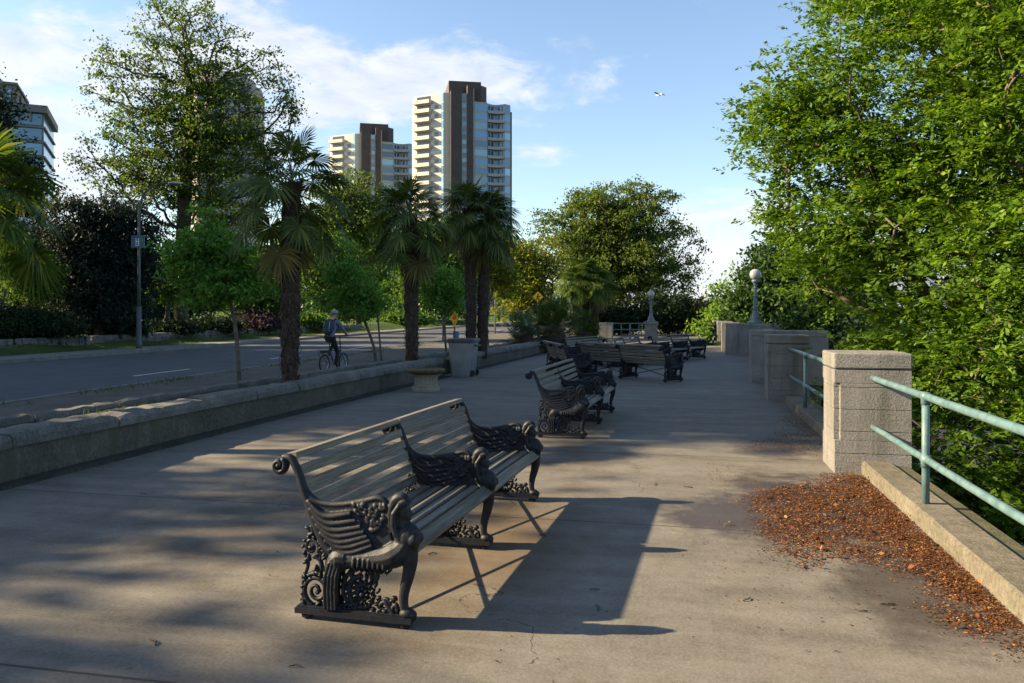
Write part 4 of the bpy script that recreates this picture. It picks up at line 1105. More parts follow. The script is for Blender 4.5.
# ------------------------------------------------------------------ vegetation
def unit(v): return v/np.maximum(np.linalg.norm(v, axis=-1, keepdims=True), 1e-9)
def leaf_quads(pos, size, r, up=.5, aspect=.5, droop=.25, fold=.12, along=None):
    """one folded leaf (two triangles' worth of quad) per position"""
    n = len(pos)
    nrm = unit(r.normal(size=(n, 3))*(1-up)+np.array([0, 0, 1.])*up)
    d = r.normal(size=(n, 3)) if along is None else along+r.normal(size=(n, 3))*.45
    d[:, 2] -= droop
    d = unit(d-nrm*np.sum(d*nrm, 1, keepdims=True)); sd = np.cross(nrm, d)
    L = size*r.uniform(.65, 1.3, (n, 1)); W = L*aspect*.5
    base = pos; mid = pos+d*L*.45+nrm*L*fold*.5
    tip = pos+d*L-nrm*L*fold
    V = np.stack([base, mid+sd*W-nrm*L*fold*.6, tip, mid-sd*W-nrm*L*fold*.6], 1).reshape(-1, 3)
    return V
def branch_mesh(name, nodes, par, rad, sides=6):
    """tapered limb between each node and its parent"""
    idx = np.array([i for i in range(len(nodes)) if par[i] >= 0]); a = nodes[par[idx]]; b = nodes[idx]
    ra = np.minimum(rad[par[idx]], rad[idx]*1.5+.003)[:, None]; rb = rad[idx][:, None]
    d = unit(b-a); ref = np.where(np.abs(d[:, 2:3]) < .9, np.array([[0, 0, 1.]]), np.array([[1., 0, 0]]))
    u = unit(np.cross(d, ref)); v = np.cross(d, u)
    th = 2*np.pi*np.arange(sides)/sides
    ring = lambda p, r_: p[:, None, :]+(u[:, None, :]*np.cos(th)[None, :, None]+v[:, None, :]*np.sin(th)[None, :, None])*r_[:, :, None]
    V = np.concatenate([ring(a-d*ra*.3, ra), ring(b, rb)], 1).reshape(-1, 3)
    o = (np.arange(len(idx))*2*sides)[:, None]; k = np.arange(sides)[None]
    Fq = np.stack([o+k, o+(k+1) % sides, o+sides+(k+1) % sides, o+sides+k], -1).reshape(-1, 4)
    return np_mesh(name, V, Fq, True)
def grow(trunk, tips, r, wob=.06, up=.25, alpha=.45):
    """limbs from the trunk polyline out to every tip"""
    nodes = [np.array(p, float) for p in trunk]; par = [-1]+list(range(len(trunk)-1)); base = nodes[0]
    order = np.argsort([np.linalg.norm((t-nodes[min(len(nodes)-1, len(nodes)//2)])) for t in tips]); ends = []
    arr = np.array(nodes); plen = np.zeros(len(arr))
    for i in range(1, len(arr)): plen[i] = plen[par[i]]+np.linalg.norm(arr[i]-arr[par[i]])*.5
    for q in order:
        t = tips[q]; dv = t-arr; ds = np.linalg.norm(dv, axis=1)
        cost = ds*(1+.6*np.clip(-dv[:, 2]/(ds+1e-6)+.15, 0, 1))+alpha*plen; cost[:max(1, len(trunk)//3)] += 4.0*np.linalg.norm(t-base)*.2
        p = int(np.argmin(cost)); a = arr[p]; L = ds[p]; k = max(1, min(6, int(L/.45)+1)); last = p; new = []; npl = []
        for i in range(1, k+1):
            f = i/k; w = np.sin(np.pi*f)*L*wob*.5
            new.append(a+(t-a)*f+r.normal(size=3)*w+np.array([0, 0, np.sin(np.pi*f)*L*up*.14])); par.append(last); last = len(arr)+i-1; npl.append(plen[p]+L*f)
        arr = np.vstack([arr, new]); plen = np.concatenate([plen, npl]); ends.append(last)
    return arr, np.array(par), np.array(ends)
def radii(arr, par, ends, rtip, rbase, ntrunk, expo=.5):
    cnt = np.zeros(len(arr)); cnt[ends] += 1
    for i in range(len(arr)-1, 0, -1):
        if par[i] >= 0: cnt[par[i]] += cnt[i]
    rad = rtip*np.maximum(cnt, 1)**expo
    for i in range(ntrunk): rad[i] = max(rad[i], rbase*(1-.55*i/max(1, ntrunk-1))) if rbase else rad[i]
    if rbase: rad = np.minimum(rad, rbase)
    return rad
def shell_points(ells, n, r, shell=.45):
    vols = np.array([e[3]*e[4]*e[5] for e in ells])**.8; ks = r.choice(len(ells), n, p=vols/vols.sum()); E = np.array(ells)[ks]
    d = unit(r.normal(size=(n, 3))); q = (shell+(1-shell)*r.random((n, 1))**.6)
    return E[:, :3]+d*E[:, 3:6]*q
def pxells(lst, d, depth=1.0, y_jit=0.0, r=None):
    out = []
    for cx, cy, rx, ry in lst:
        c = D(cx, cy, d); dy = (r.uniform(-1, 1)*y_jit if r is not None else 0)
        out.append((c.x, c.y+dy, c.z, rx*d/F, rx*d/F*depth, ry*d/F))
    return out
def make_tree(name, label, cat, base, ells, mat_leaf, mat_bark, seed, tips=220, leaves=40, leaf=.2, spread=.5, rtip=.012, rbase=.2, lean=(0, 0), up=.45, aspect=.55, flat=.6,
              shell=.4, group=None, trunk_top=.55, wob=.07, droop=.25, smallest=None, expo=.5, along_out=0.0):
    r = np.random.default_rng(seed); base = np.array(base, float)
    E = np.array(ells); E[:, :3] -= base
    cz = E[:, 2].mean(); cxy = (E[:, :2]*E[:, 3:4]).sum(0)/E[:, 3].sum(); top = (E[:, 2]+E[:, 5]).max()
    n = 7; trunk = []
    for i in range(n):
        f = i/(n-1); z = f*top*trunk_top-(.25 if i == 0 else 0)
        trunk.append(np.array([cxy[0]*f**1.6+lean[0]*math.sin(f*3), cxy[1]*f**1.6+lean[1]*math.sin(f*3), z])+(r.normal(size=3)*.02*top*.1 if 0 < i else 0))
    tp = shell_points(E, tips, r, shell); tp[:, 2] = np.where(tp[:, 2] < .25, .2+.35*r.random(len(tp))*E[:, 5].mean(), tp[:, 2])
    arr, par, ends = grow(trunk, tp, r, wob)
    rad = radii(arr, par, ends, rtip, rbase, n, expo)
    root = empty(name, tuple(base), 0, label, cat, group)
    link('trunk', branch_mesh('trunk', arr, par, rad), mat_bark, root)
    # leaves on the tips and along the outer twigs
    anchors = np.concatenate([tp, (tp+arr[np.maximum(par[ends], 0)][:len(tp)])/2]) if len(ends) == len(tp) else tp
    K = len(anchors); w = r.uniform(.35, 1.4, K); cnt = np.maximum(2, (w/w.mean()*leaves*len(tp)/K)).astype(int)
    rep = np.repeat(np.arange(K), cnt); N = len(rep)
    g = r.normal(size=(N, 3))*spread*np.array([1, 1, flat]); off = np.repeat(r.uniform(.6, 1.25, K), cnt)[:, None]
    pos = anchors[rep]+g*off
    pos[:, 2] = np.maximum(pos[:, 2], .05)
    along = None
    if along_out: along = unit(g)*along_out
    V = leaf_quads(pos, leaf, r, up, aspect, droop, along=along)
    link('crown', np_mesh('crown', V, np.arange(len(V)).reshape(-1, 4)), mat_leaf, root)
    return root
def foot(px, d, z): return ((px-CX)/F*d, d, z)
def tz(x, y): return float(terrain_h(np.array([float(x)]), np.array([float(y)]))[0])

def right_side():
    # the big tree beyond the railing: many stems fanning up from lower ground
    d = 11.6
    r = np.random.default_rng(21)
    base = (9.3, 10.6, -5.0)
    ells = []
    for cx, cy, rx, ry, dd in [(905, 90, 150, 130, 12.4), (800, 140, 62, 75, 12.8), (975, 250, 130, 120, 11.6), (865, 240, 75, 75, 12.4), (812, 262, 34, 38, 13.4), (800, 205, 36, 42, 13.2), (990, 430, 120, 120, 10.6), (1050, 60, 160, 160, 11), (885, -50, 110, 100, 13),
                           (1080, 330, 150, 180, 10.4), (925, 345, 70, 60, 11.6), (770, 130, 38, 40, 13.2), (960, 520, 60, 60, 10.8), (1040, 520, 90, 90, 10.0)]:
        c = D(cx+(12 if cx < 900 else 10), cy, dd); ells.append((c.x, c.y, c.z, rx*.92*dd/F, rx*dd/F*.85, ry*dd/F))
    E = np.array(ells); E[:, :3] -= np.array(base)
    trunk = [np.array(p) for p in [(0, 0, -.2), (0, 0, 1.2), (-.05, .05, 2.2), (-.1, .1, 3.0)]]
    n0 = len(trunk); tips = shell_points(E, 1350, r, .35)
    tips = np.array([t for t in tips if np.partition(np.linalg.norm(tips-t, axis=1), 4)[4] < .62])
    # main stems first, so limbs fan out
    stems = [(-3.6, 1.2, 7.5), (-2.6, .4, 9.6), (-1.2, 1.4, 11.5), (.6, 0, 12.2), (2.0, 1, 10.5), (-4.4, 2.2, 6.4), (-1.9, -1.2, 8.0), (1.6, -1.5, 8.2), (-3.2, -.3, 5.6)]
    nodes = list(trunk); par = [-1, 0, 1, 2]
    for sx in stems:
        a = nodes[r.integers(1, n0)]; p = n0-1
        a = nodes[p]
        for i in range(1, 9):
            f = i/8; q = a+(np.array(sx)-a)*f+r.normal(size=3)*.06+np.array([0, 0, -.55*math.sin(math.pi*f)*(abs(sx[0])/4)])
            nodes.append(q); par.append(p); p = len(nodes)-1
    arr = np.array(nodes); ends = []; tree_n = len(arr)
    for q in np.argsort([min(np.linalg.norm(arr-t, axis=1)) for t in tips]):
        t = tips[q]; dv = t-arr; ds = np.linalg.norm(dv, axis=1); cost = ds*(1+.5*np.clip(-dv[:, 2]/(ds+1e-6)+.2, 0, 1))+.3*np.linalg.norm(arr-arr[2], axis=1); cost[:2] += 5
        p = int(np.argmin(cost)); a = arr[p]; L = ds[p]; k = max(1, min(5, int(L/.35)+1)); last = p; new = []
        for i in range(1, k+1):
            f = i/k; new.append(a+(t-a)*f+r.normal(size=3)*np.sin(np.pi*f)*L*.06+np.array([0, 0, np.sin(np.pi*f)*L*.06])); par.append(last); last = len(arr)+i-1
        arr = np.vstack([arr, new]); ends.append(last)
    par = np.array(par); rad = radii(arr, par, np.array(ends), .0065, 0, 0, .46); rad[:4] = np.maximum(rad[:4], .2)
    root = empty('leafy_tree', base, 0, 'big bright green tree leaning over the teal railing, many fanning stems, sunlit leaves', 'tree')
    link('trunk', branch_mesh('trunk', arr, par, rad, 7), M['barkr'], root)
    # leafy sprays: leaves set in flat pairs along short twigs
    order_end = np.array(ends); tp = arr[order_end]; dirs = unit(tp-arr[par[order_end]])
    K = len(tp); per = 20; rep = np.repeat(np.arange(K), per)
    tw0 = tp[rep]+r.normal(size=(K*per, 3))*np.array([.30, .30, .075])
    td = unit(dirs[rep]*.5+r.normal(size=(K*per, 3))*np.array([1, 1, .35])+np.array([-.25, 0, -.05])); tl = r.uniform(.15, .34, (K*per, 1))
    m = 12; q = np.tile(np.arange(m), K*per); rr = np.repeat(np.arange(K*per), m)
    f = ((q//2)+.5)/(m/2); sgn = np.where(q % 2 == 0, 1., -1.)[:, None]
    T = td[rr]; S = unit(np.cross(T, np.array([0, 0, 1.])+r.normal(size=(K*per, 3))[rr]*.3)); Nn = np.cross(S, T)
    pos = tw0[rr]+T*(tl[rr]*f[:, None])+r.normal(size=(len(rr), 3))*.012
    dl = unit(T*.55+S*sgn*.8-np.array([0, 0, .28])+r.normal(size=(len(rr), 3))*.22)
    nn = unit(Nn*np.sign(Nn[:, 2:3]+1e-6)+r.normal(size=(len(rr), 3))*.28); dl = unit(dl-nn*np.sum(dl*nn, 1, keepdims=True)); sd_ = np.cross(nn, dl)
    L = (r.uniform(.045, .115, (len(rr), 1))); W = L*.25
    mid = pos+dl*L*.5
    V = np.stack([pos, mid+sd_*W-nn*L*.10, pos+dl*L-nn*L*.12, mid-sd_*W-nn*L*.10], 1).reshape(-1, 3)
    keep = np.ones(len(rr), bool)
    V = V.reshape(-1, 4, 3)[keep].reshape(-1, 3)
    link('crown', np_mesh('crown', V, np.arange(len(V)).reshape(-1, 4)), M['L_right'], root)
    # conical trees farther along the outer side
    def cone(name, label, px, d, ytop, halfw, mat, seed, n=330, leaf=.17, zb=-5.2, leaves=115, spread=.3):
        b = foot(px, d, zb); top = CAMH+(HY-ytop)*d/F; H = top-zb; hw = halfw*d/F; r2 = np.random.default_rng(seed); el = []
        for i in range(9):
            f = i/8; el.append((b[0]+r2.normal()*.15, b[1], zb+H*(.1+.87*f), hw*(1.03-f)**.75+.15, hw*(1.03-f)**.75+.15, H*.085))
        return make_tree(name, label, 'tree', b, el, mat, M['barkd'], seed, tips=n, leaves=leaves, leaf=leaf, spread=spread, rtip=.008, rbase=.2, trunk_top=.72, shell=.5, up=.3, flat=.75)
    cone('conical_tree', 'dark green conical tree standing behind the globe lamp', 776, 40, 220, 92, M['L_conif'], 31, 1100, .26)
    cone('conical_tree', 'dark dense tree filling the gap between globe lamp and big bright tree', 838, 30, 232, 95, M['L_conif'], 32, 900, .22)
    cone('lime_tree', 'lime green sunlit tree just left of the conical tree, above the far pillars', 729, 52, 250, 50, M['L_lime'], 33, 260, .22, leaves=60)
    cone('lime_tree', 'small lime green tree lowest beside the end of the pillar line', 714, 62, 274, 36, M['L_lime'], 34, 160, .24, leaves=50)
    cone('bushy_tree', 'dark bushy tree low behind the teal railing and sunlit pillar', 868, 24, 300, 50, M['L_dark'], 35, 360, .14, zb=-5.4, spread=.4)
    # rooftop glimpsed under the leaves
    o = empty('park_kiosk', (11.8, 22.5, -5.6), R(12), 'low pinkish-roofed kiosk glimpsed under the leaves behind the sunlit pillar', 'building')
    b = MB(); b.box(-2.6, 2.6, -2, 2, 0, 2.7); b.build('wall', M['tw_beige'], o)
    mr = surf('roof_pink', (.36, .2, .15), (.5, .31, .24), 2, .8)
    b = MB(); b.add([(-3, -2.5, 2.71), (3, -2.5, 2.71), (3, 2.5, 2.71), (-3, 2.5, 2.71), (-1.5, 0, 4.0), (1.5, 0, 4.0)], [(0, 1, 5, 4), (1, 2, 5), (2, 3, 4, 5), (3, 0, 4), (3, 2, 1, 0)]); b.build('roof', mr, o)
right_side()

# ---- shaggy palms
def fan_leaf(V, base, d, side, nrm, rad, r, nseg=34, spread=310, droop=.35):
    """palmate leaf: segments radiating from the hastula"""
    for i in range(nseg):
        a = R(-spread/2+spread*i/(nseg-1))+r.normal()*.02
        c, s = math.cos(a), math.sin(a); q = d*c+side*s
        L = rad*(.72+.28*math.cos(a*.5))*r.uniform(.93, 1.05); w = L*.052
        t = np.cross(nrm, q); t = t/max(1e-6, np.linalg.norm(t))
        fold = nrm*(.02*rad if i % 2 else -.02*rad)
        m = base+q*L*.5+nrm*L*.03+fold; tip = base+q*L-np.array([0, 0, 1.])*L*droop*r.uniform(.5, 1.3)*.5-nrm*.02
        V.append((base, m+t*w, tip, m-t*w))
def palm_crown(seed, n, rad, pet, droop_low=-.75, lift=1.0, old=0):
    r = np.random.default_rng(seed); V, Pt, Old = [], MB(), []
    for k in range(n+old):
        f = k/max(1, n-1) if k < n else 1
        az = k*2.39996+r.normal()*.15; el_ = (1.25-1.95*f**.85)*lift if k < n else r.uniform(-1.25, -.85)
        el_ += r.normal()*.08
        d = np.array([math.cos(az)*math.cos(el_), math.sin(az)*math.cos(el_), math.sin(el_)])
        L = pet*(.65+.5*min(f+.2, 1))*r.uniform(.85, 1.15)
        p0 = np.array([0, 0, .10-.32*f]); p1 = p0+d*L*.55; p2 = p0+d*L-np.array([0, 0, 1.])*L*.10*(1+f)
        Pt.tube([tuple(p0), tuple(p1), tuple(p2)], [.013, .009, .007], 5)
        dd = p2-p1; dd = dd/np.linalg.norm(dd); dd = dd-np.array([0, 0, .18+.25*f]); dd /= np.linalg.norm(dd)
        side = np.cross(dd, [0, 0, 1.]); side /= max(1e-6, np.linalg.norm(side)); nrm = np.cross(side, dd)
        tw = r.normal()*.35; side2 = side*math.cos(tw)+nrm*math.sin(tw); nrm2 = np.cross(side2, dd)
        fan_leaf(V if k < n else Old, p2, dd, side2, nrm2, rad*r.uniform(.85, 1.1), r, droop=.25+.35*f)
    return V, Pt, Old
def palm_trunk(H, r0, r1, seed, bend=(0, 0)):
    r = np.random.default_rng(seed); b = MB(); n = max(14, int(H/.11)); m = 14; vs = []
    ax = lambda f: np.array([bend[0]*f*f, bend[1]*f*f, H*f-.1])
    for i in range(n+1):
        f = i/n; rr = r0+(r1-r0)*f**.7
        for k in range(m):
            q = 2*math.pi*k/m; w = rr*(1+r.uniform(-.16, .16)); c = ax(f); vs.append((c[0]+w*math.cos(q), c[1]+w*math.sin(q), c[2]+r.uniform(-.02, .02)))
    b.add(vs, [(i*m+k, i*m+(k+1) % m, (i+1)*m+(k+1) % m, (i+1)*m+k) for i in range(n) for k in range(m)])
    for i in range(int(H*170)):      # shaggy leaf-base fibres
        f = r.random(); rr = (r0+(r1-r0)*f**.7)*.98; q = r.uniform(0, 2*math.pi); c = ax(f); u = np.array([math.cos(q), math.sin(q), 0]); t = np.array([-math.sin(q), math.cos(q), 0])
        p = c+u*rr; w = r.uniform(.012, .04); L = r.uniform(.05, .17); up_ = 1 if r.random() < .55 else -1
        e = p+u*L*r.uniform(.25, .6)+np.array([0, 0, up_*L]); b.add([p-t*w, p+t*w, e+t*w*.3, e-t*w*.3], [(0, 1, 2, 3)])
    return b
def make_palm(label, loc, H, seed, rad=.62, pet=.55, n=34, r0=.13, r1=.19, bend=(0, 0), group='shaggy fan palms in the bed beside the wall', stems=None, old=5, mat='L_palm', lift=1.0):
    o = empty('fan_palm', loc, 0, label, 'palm', group)
    for si, (dx, dy, h, bn) in enumerate(stems or [(0, 0, H, bend)]):
        t = palm_trunk(h, r0, r1, seed+si, bn).build('trunk', M['fibre'], o); t.location = (dx, dy, 0)
        V, Pt, Old = palm_crown(seed+10*si, n, rad, pet, old=old, lift=lift)
        c = link('crown', np_mesh('crown', np.array(V).reshape(-1, 3), np.arange(len(V)*4).reshape(-1, 4)), M[mat], o); c.location = (dx+bn[0], dy+bn[1], h-.08)
        pt = Pt.build('leaf_stalks', M['L_palmd'], c)
        if Old: link('dead_fronds', np_mesh('dead_fronds', np.array(Old).reshape(-1, 3), np.arange(len(Old)*4).reshape(-1, 4)), M['L_palmd'], c)
    return o
make_palm('fan palm cut by the left edge, long fronds lit from behind at the tips', D(-24, 420, 9.3).xy.to_3d()+Vector((0, 0, .34)), 2.78, 41, .46, .52, 25, .12, .155, (0.05, 0), mat='L_palms', old=1)
make_palm('single shaggy fan palm standing between the young street tree and the cyclist', D(290, 381, 13.4).xy.to_3d()+Vector((0, 0, .34)), 3.55, 52, .50, .76, 27, .125, .16, (.03, 0), old=2)
make_palm('single shaggy fan palm right behind the stone urn', D(412, 361, 19.0).xy.to_3d()+Vector((0, 0, .34)), 3.72, 63, .56, .70, 29, .13, .17, (-.06, 0), old=4)
pl = make_palm('double-trunked shaggy fan palm right behind the grey litter bin', D(477, 350, 23.6).xy.to_3d()+Vector((0, 0, .34)), 4, 74, .60, .66, 25, .13, .175,
          stems=[(-.17, 0, 4.45, (-.08, 0)), (.15, .15, 4.2, (.16, 0))])
make_palm('sunlit fan palm with three close trunks behind the bushy low fan palms', D(586, 327, 40).xy.to_3d()+Vector((0, 0, .3)), 3.2, 85, .62, .6, 26, .15, .2, stems=[(-.45, 0, 2.9, (-.1, 0)), (0.0, .2, 3.5, (0, 0)), (.42, 0, 3.0, (.12, 0))], old=2, mat='L_palms')
def low_fan(label, px, d, wpx, hpx, seed, n=46, mat='L_fan'):
    o = empty('low_fan_palm', D(px, 341, d).xy.to_3d()+Vector((0, 0, .3)), 0, label, 'palm', 'low bushy fan palms on the bed')
    r = np.random.default_rng(seed); V, Pt = [], MB(); W = wpx*d/F*.5; H = hpx*d/F
    for k in range(n):
        az = r.uniform(0, 6.28); el_ = math.asin(r.uniform(-.1, .97)); d_ = np.array([math.cos(az)*math.cos(el_)*W, math.sin(az)*math.cos(el_)*W, math.sin(el_)*H])*r.uniform(.55, .9)
        p2 = d_+np.array([0, 0, .12]); Pt.tube([(r.normal()*.06, r.normal()*.06, 0), tuple(d_*.5+np.array([0, 0, .15])), tuple(p2)], [.014, .01, .007], 5)
        dd = d_/np.linalg.norm(d_); side = np.cross(dd, [0, 0, 1.])+r.normal(size=3)*.1; side /= np.linalg.norm(side); nrm = np.cross(side, dd)
        fan_leaf(V, p2, dd, side, nrm, .42*r.uniform(.8, 1.1), r, 22, 250, .2)
    link('crown', np_mesh('crown', np.array(V).reshape(-1, 3), np.arange(len(V)*4).reshape(-1, 4)), M[mat], o)
    Pt.build('leaf_stalks', M['L_palmd'], o)
    b = MB(); b.ball((0, 0, .2), (W*.4, W*.4, H*.3), 12, 8); b.build('stump', M['fibre'], o)
low_fan('grey-green low fan palm, left and smaller of the bushy ones on the bed', 524, 31.5, 46, 36, 91)
low_fan('big dark bushy fan palm filling the bed under the small yellow sign', 554, 32.5, 62, 52, 92, 90, 'L_palm')
low_fan('small dark fan palm at the foot of the triple palm', 583, 36, 34, 36, 93, 40, 'L_palm')

# ---- street trees, park trees and shrubs across the road
def px_tree(name, label, pxbase, d, zb, ells, leafm_, barkm, seed, depth=.9, yj=0.0, cat='tree', **kw):
    r = np.random.default_rng(seed+1000)
    if kw.pop('tight', True) and name in ('park_tree', 'spreading_tree', 'maple_tree'):
        kw['spread'] *= .72; kw['leaf'] *= .8; kw['leaves'] = int(kw['leaves']*1.35)
    if pxbase < 470 and zb is None:                # stands behind the rubble wall across the road
        dw = 26.7/(.988*(CX-pxbase)/F+.153)+kw.pop('back', 1.6)
        if dw > d:
            for q in ('leaf', 'spread'): kw[q] = kw[q]*dw/d
            d = dw
    zb = tz((pxbase-CX)/F*d, d) if zb is None else zb
    return make_tree(name, label, cat, foot(pxbase, d, zb), pxells(ells, d, depth, yj, r), M[leafm_], M[barkm], seed, **kw)
px_tree('young_tree', 'young green street tree with thin trunk left of the single palm', 240, 19.7, -.1, [(218, 258, 40, 34), (198, 245, 36, 18), (258, 258, 30, 18), (212, 217, 16, 18), (180, 272, 26, 12), (232, 292, 40, 16), (262, 285, 22, 14), (195, 300, 26, 12)],
        'L_young', 'bark', 101, tips=105, leaves=125, leaf=.12, spread=.165, rtip=.006, rbase=.05, trunk_top=.7, aspect=.5, up=.5, flat=.42)
px_tree('young_tree', 'young green street tree just right of the cyclist, tied to a stake', 376, 28.2, -.1, [(350, 288, 28, 22), (338, 264, 22, 14), (374, 296, 22, 14), (326, 304, 18, 10), (358, 314, 28, 9), (345, 250, 12, 10)],
        'L_young', 'bark', 102, tips=80, leaves=115, leaf=.13, spread=.18, rtip=.006, rbase=.06, trunk_top=.55, aspect=.5, up=.5, flat=.45)
px_tree('young_tree', 'young green street tree between the urn palm and the yellow sign', 446, 30, -.1, [(442, 290, 24, 24), (432, 275, 16, 14), (455, 298, 15, 14)],
        'L_young', 'bark', 103, tips=60, leaves=90, leaf=.13, spread=.2, rtip=.006, rbase=.055, trunk_top=.6)
px_tree('young_tree', 'spindly pale-stemmed street tree right of the double palm', 489, 36, -.1, [(497, 268, 20, 20), (510, 285, 14, 14), (485, 255, 12, 10)],
        'L_yel', 'barkr', 104, tips=80, leaves=40, leaf=.16, spread=.25, rtip=.006, rbase=.06, trunk_top=.7, lean=(-.2, 0))
sk = empty('tree_stake', foot(381.5, 28.3, -.12), 0, 'wooden stake beside the young tree right of the cyclist', 'stake')
b = MB(); b.tube([(0, 0, 0), (-.16, 0, 1.9)], .035, 7); b.build('pole', M['bark'], sk)
px_tree('tall_tree', 'tall open tree with visible limbs rising above everything on the left', 181, 46, None,
        [(185, 45, 62, 50), (125, 75, 45, 45), (250, 90, 52, 45), (180, 150, 85, 50), (112, 160, 45, 26), (275, 150, 32, 40), (165, 200, 80, 45), (235, 205, 60, 45), (190, 10, 35, 22), (105, 45, 22, 18), (215, 120, 60, 40), (290, 105, 16, 24)],
        'L_tall', 'barkd', 111, depth=.8, tips=520, leaves=100, leaf=.18, spread=.34, rtip=.021, rbase=.42, trunk_top=.72, shell=.25, up=.3, flat=.45, wob=.09)
px_tree('dark_tree', 'dark tree at the left edge in front of the glass high-rise', 2, 50, None, [(-16, 130, 34, 46), (14, 185, 40, 26), (-20, 200, 50, 60), (22, 158, 20, 10), (-25, 90, 36, 30), (30, 218, 36, 26), (4, 112, 16, 14)],
        'L_dark', 'barkd', 112, tips=330, leaves=60, leaf=.24, spread=.5, rtip=.02, rbase=.4, trunk_top=.8, flat=.3, up=.6)
px_tree('cedar_tree', 'blackish drooping cedar beside the street light', 100, 42, None, [(100, 270, 52, 58), (72, 225, 36, 30), (140, 255, 28, 42), (110, 215, 35, 22), (60, 275, 28, 40), (100, 310, 55, 24)],
        'L_cedar', 'barkd', 113, tips=560, leaves=100, leaf=.22, spread=.36, rtip=.012, rbase=.3, trunk_top=.85, droop=.9, up=.2, aspect=.4)
px_tree('maple_tree', 'mid green maple showing between the left palm trunk and the cedar', 32, 39, None, [(30, 275, 32, 32), (12, 255, 24, 22), (45, 290, 16, 18)],
        'L_mid', 'barkd', 114, tips=200, leaves=55, leaf=.17, spread=.28, rtip=.008, rbase=.12)
px_tree('round_hedge', 'broad dark clipped bush on the stone wall at the left edge', 34, 37, None, [(25, 330, 52, 24), (55, 332, 26, 22), (-10, 328, 40, 26)],
        'L_dark', 'barkd', 115, cat='bush', tips=340, leaves=110, leaf=.15, spread=.2, rtip=.006, rbase=.05, trunk_top=.4, shell=.6)
px_tree('park_tree', 'olive green tree in evening light left of the twin towers', 358, 72, None, [(358, 205, 30, 34), (340, 185, 22, 18), (378, 232, 32, 38), (335, 235, 34, 40), (318, 205, 18, 26)],
        'L_tall', 'barkd', 121, tips=300, leaves=55, leaf=.33, spread=.7, rtip=.025, rbase=.4, trunk_top=.7, flat=.5)
px_tree('park_tree', 'leafy dark green tree behind the cyclist', 322, 56, None, [(322, 265, 42, 42), (345, 285, 30, 30), (300, 240, 30, 26)],
        'L_mid', 'barkd', 122, tips=260, leaves=60, leaf=.26, spread=.5, rtip=.02, rbase=.25, trunk_top=.7)
px_tree('park_tree', 'green tree filling the gap between the urn palm and the double palm', 432, 60, None, [(432, 262, 40, 40), (410, 290, 28, 26), (455, 285, 26, 28), (440, 232, 26, 20)],
        'L_mid', 'barkd', 123, tips=260, leaves=60, leaf=.28, spread=.5, rtip=.02, rbase=.25, trunk_top=.7)
px_tree('park_tree', 'yellow-green sunlit tree under the spreading crown, right of the double palm', 522, 56, None, [(522, 275, 36, 36), (500, 250, 24, 22), (540, 300, 26, 22), (512, 305, 24, 20), (545, 255, 22, 22)],
        'L_yel', 'barkd', 124, tips=260, leaves=50, leaf=.26, spread=.5, rtip=.02, rbase=.22, trunk_top=.7)
px_tree('park_tree', 'dim green tree behind the young street tree and palm', 262, 52, None, [(262, 275, 38, 30), (235, 300, 26, 20), (285, 295, 24, 24)],
        'L_mid', 'barkd', 125, tips=200, leaves=60, leaf=.24, spread=.45, rtip=.02, rbase=.2)
px_tree('park_tree', 'low spreading lawn tree left of the young street tree', 163, 44, None, [(165, 285, 28, 22), (150, 268, 22, 18), (185, 275, 26, 18)],
        'L_mid', 'barkd', 126, tips=150, leaves=55, leaf=.18, spread=.35, rtip=.012, rbase=.14, lean=(.2, 0))
px_tree('spreading_tree', 'broad dark spreading tree at the end of the promenade behind the far lamp', 618, 63, -.4,
        [(625, 215, 62, 34), (572, 238, 46, 34), (662, 248, 42, 38), (620, 268, 70, 36), (690, 268, 20, 14), (600, 200, 40, 18), (645, 190, 30, 12), (585, 280, 44, 30), (655, 295, 44, 26), (545, 222, 22, 16), (610, 240, 55, 35)],
        'L_big', 'barkd', 131, depth=.85, tips=620, leaves=85, leaf=.28, spread=.52, rtip=.024, rbase=.5, trunk_top=.42, shell=.35, up=.35, flat=.5)
for i, (px, d, rx, ry, cy, lab, mt) in enumerate([
    (668, 57, 44, 24, 312, 'dark evergreen shrub right of the lamp pedestal at the promenade end', 'L_dark'),
    (612, 58, 30, 16, 318, 'dark low shrub behind the cross railing', 'L_dark'),
    (700, 75, 14, 14, 318, 'russet shrub at the very end of the promenade', 'L_red'),
    (255, 40, 26, 13, 324, 'purplish low shrub on the wall left of the single palm', 'L_purple'),
    (215, 41, 26, 10, 331, 'dark low shrub row by the lawn behind the young tree', 'L_dark'),
    (118, 38, 24, 9, 335, 'flat dark shrub under the cedar', 'L_dark'),
    (306, 43, 18, 12, 326, 'rounded mid green shrub just left of the cyclist\'s head', 'L_mid'),
    (170, 39, 26, 8, 336, 'low dark hedge between street light and young tree', 'L_dark'),
    (405, 62, 22, 10, 322, 'green shrub on the lawn behind the urn palm', 'L_mid')]):
    px_tree('shrub', lab, px, d, (None if px < 470 else -.3), [(px, cy, rx, ry), (px-rx*.4, cy+2, rx*.6, ry*.8), (px+rx*.45, cy+2, rx*.55, ry*.75)], mt, 'barkd', 140+i, cat='shrub', tips=130, leaves=60, leaf=d*.0045, spread=d*.007, rtip=.006, rbase=.05, trunk_top=.4, shell=.5, group='shrubs around the park')
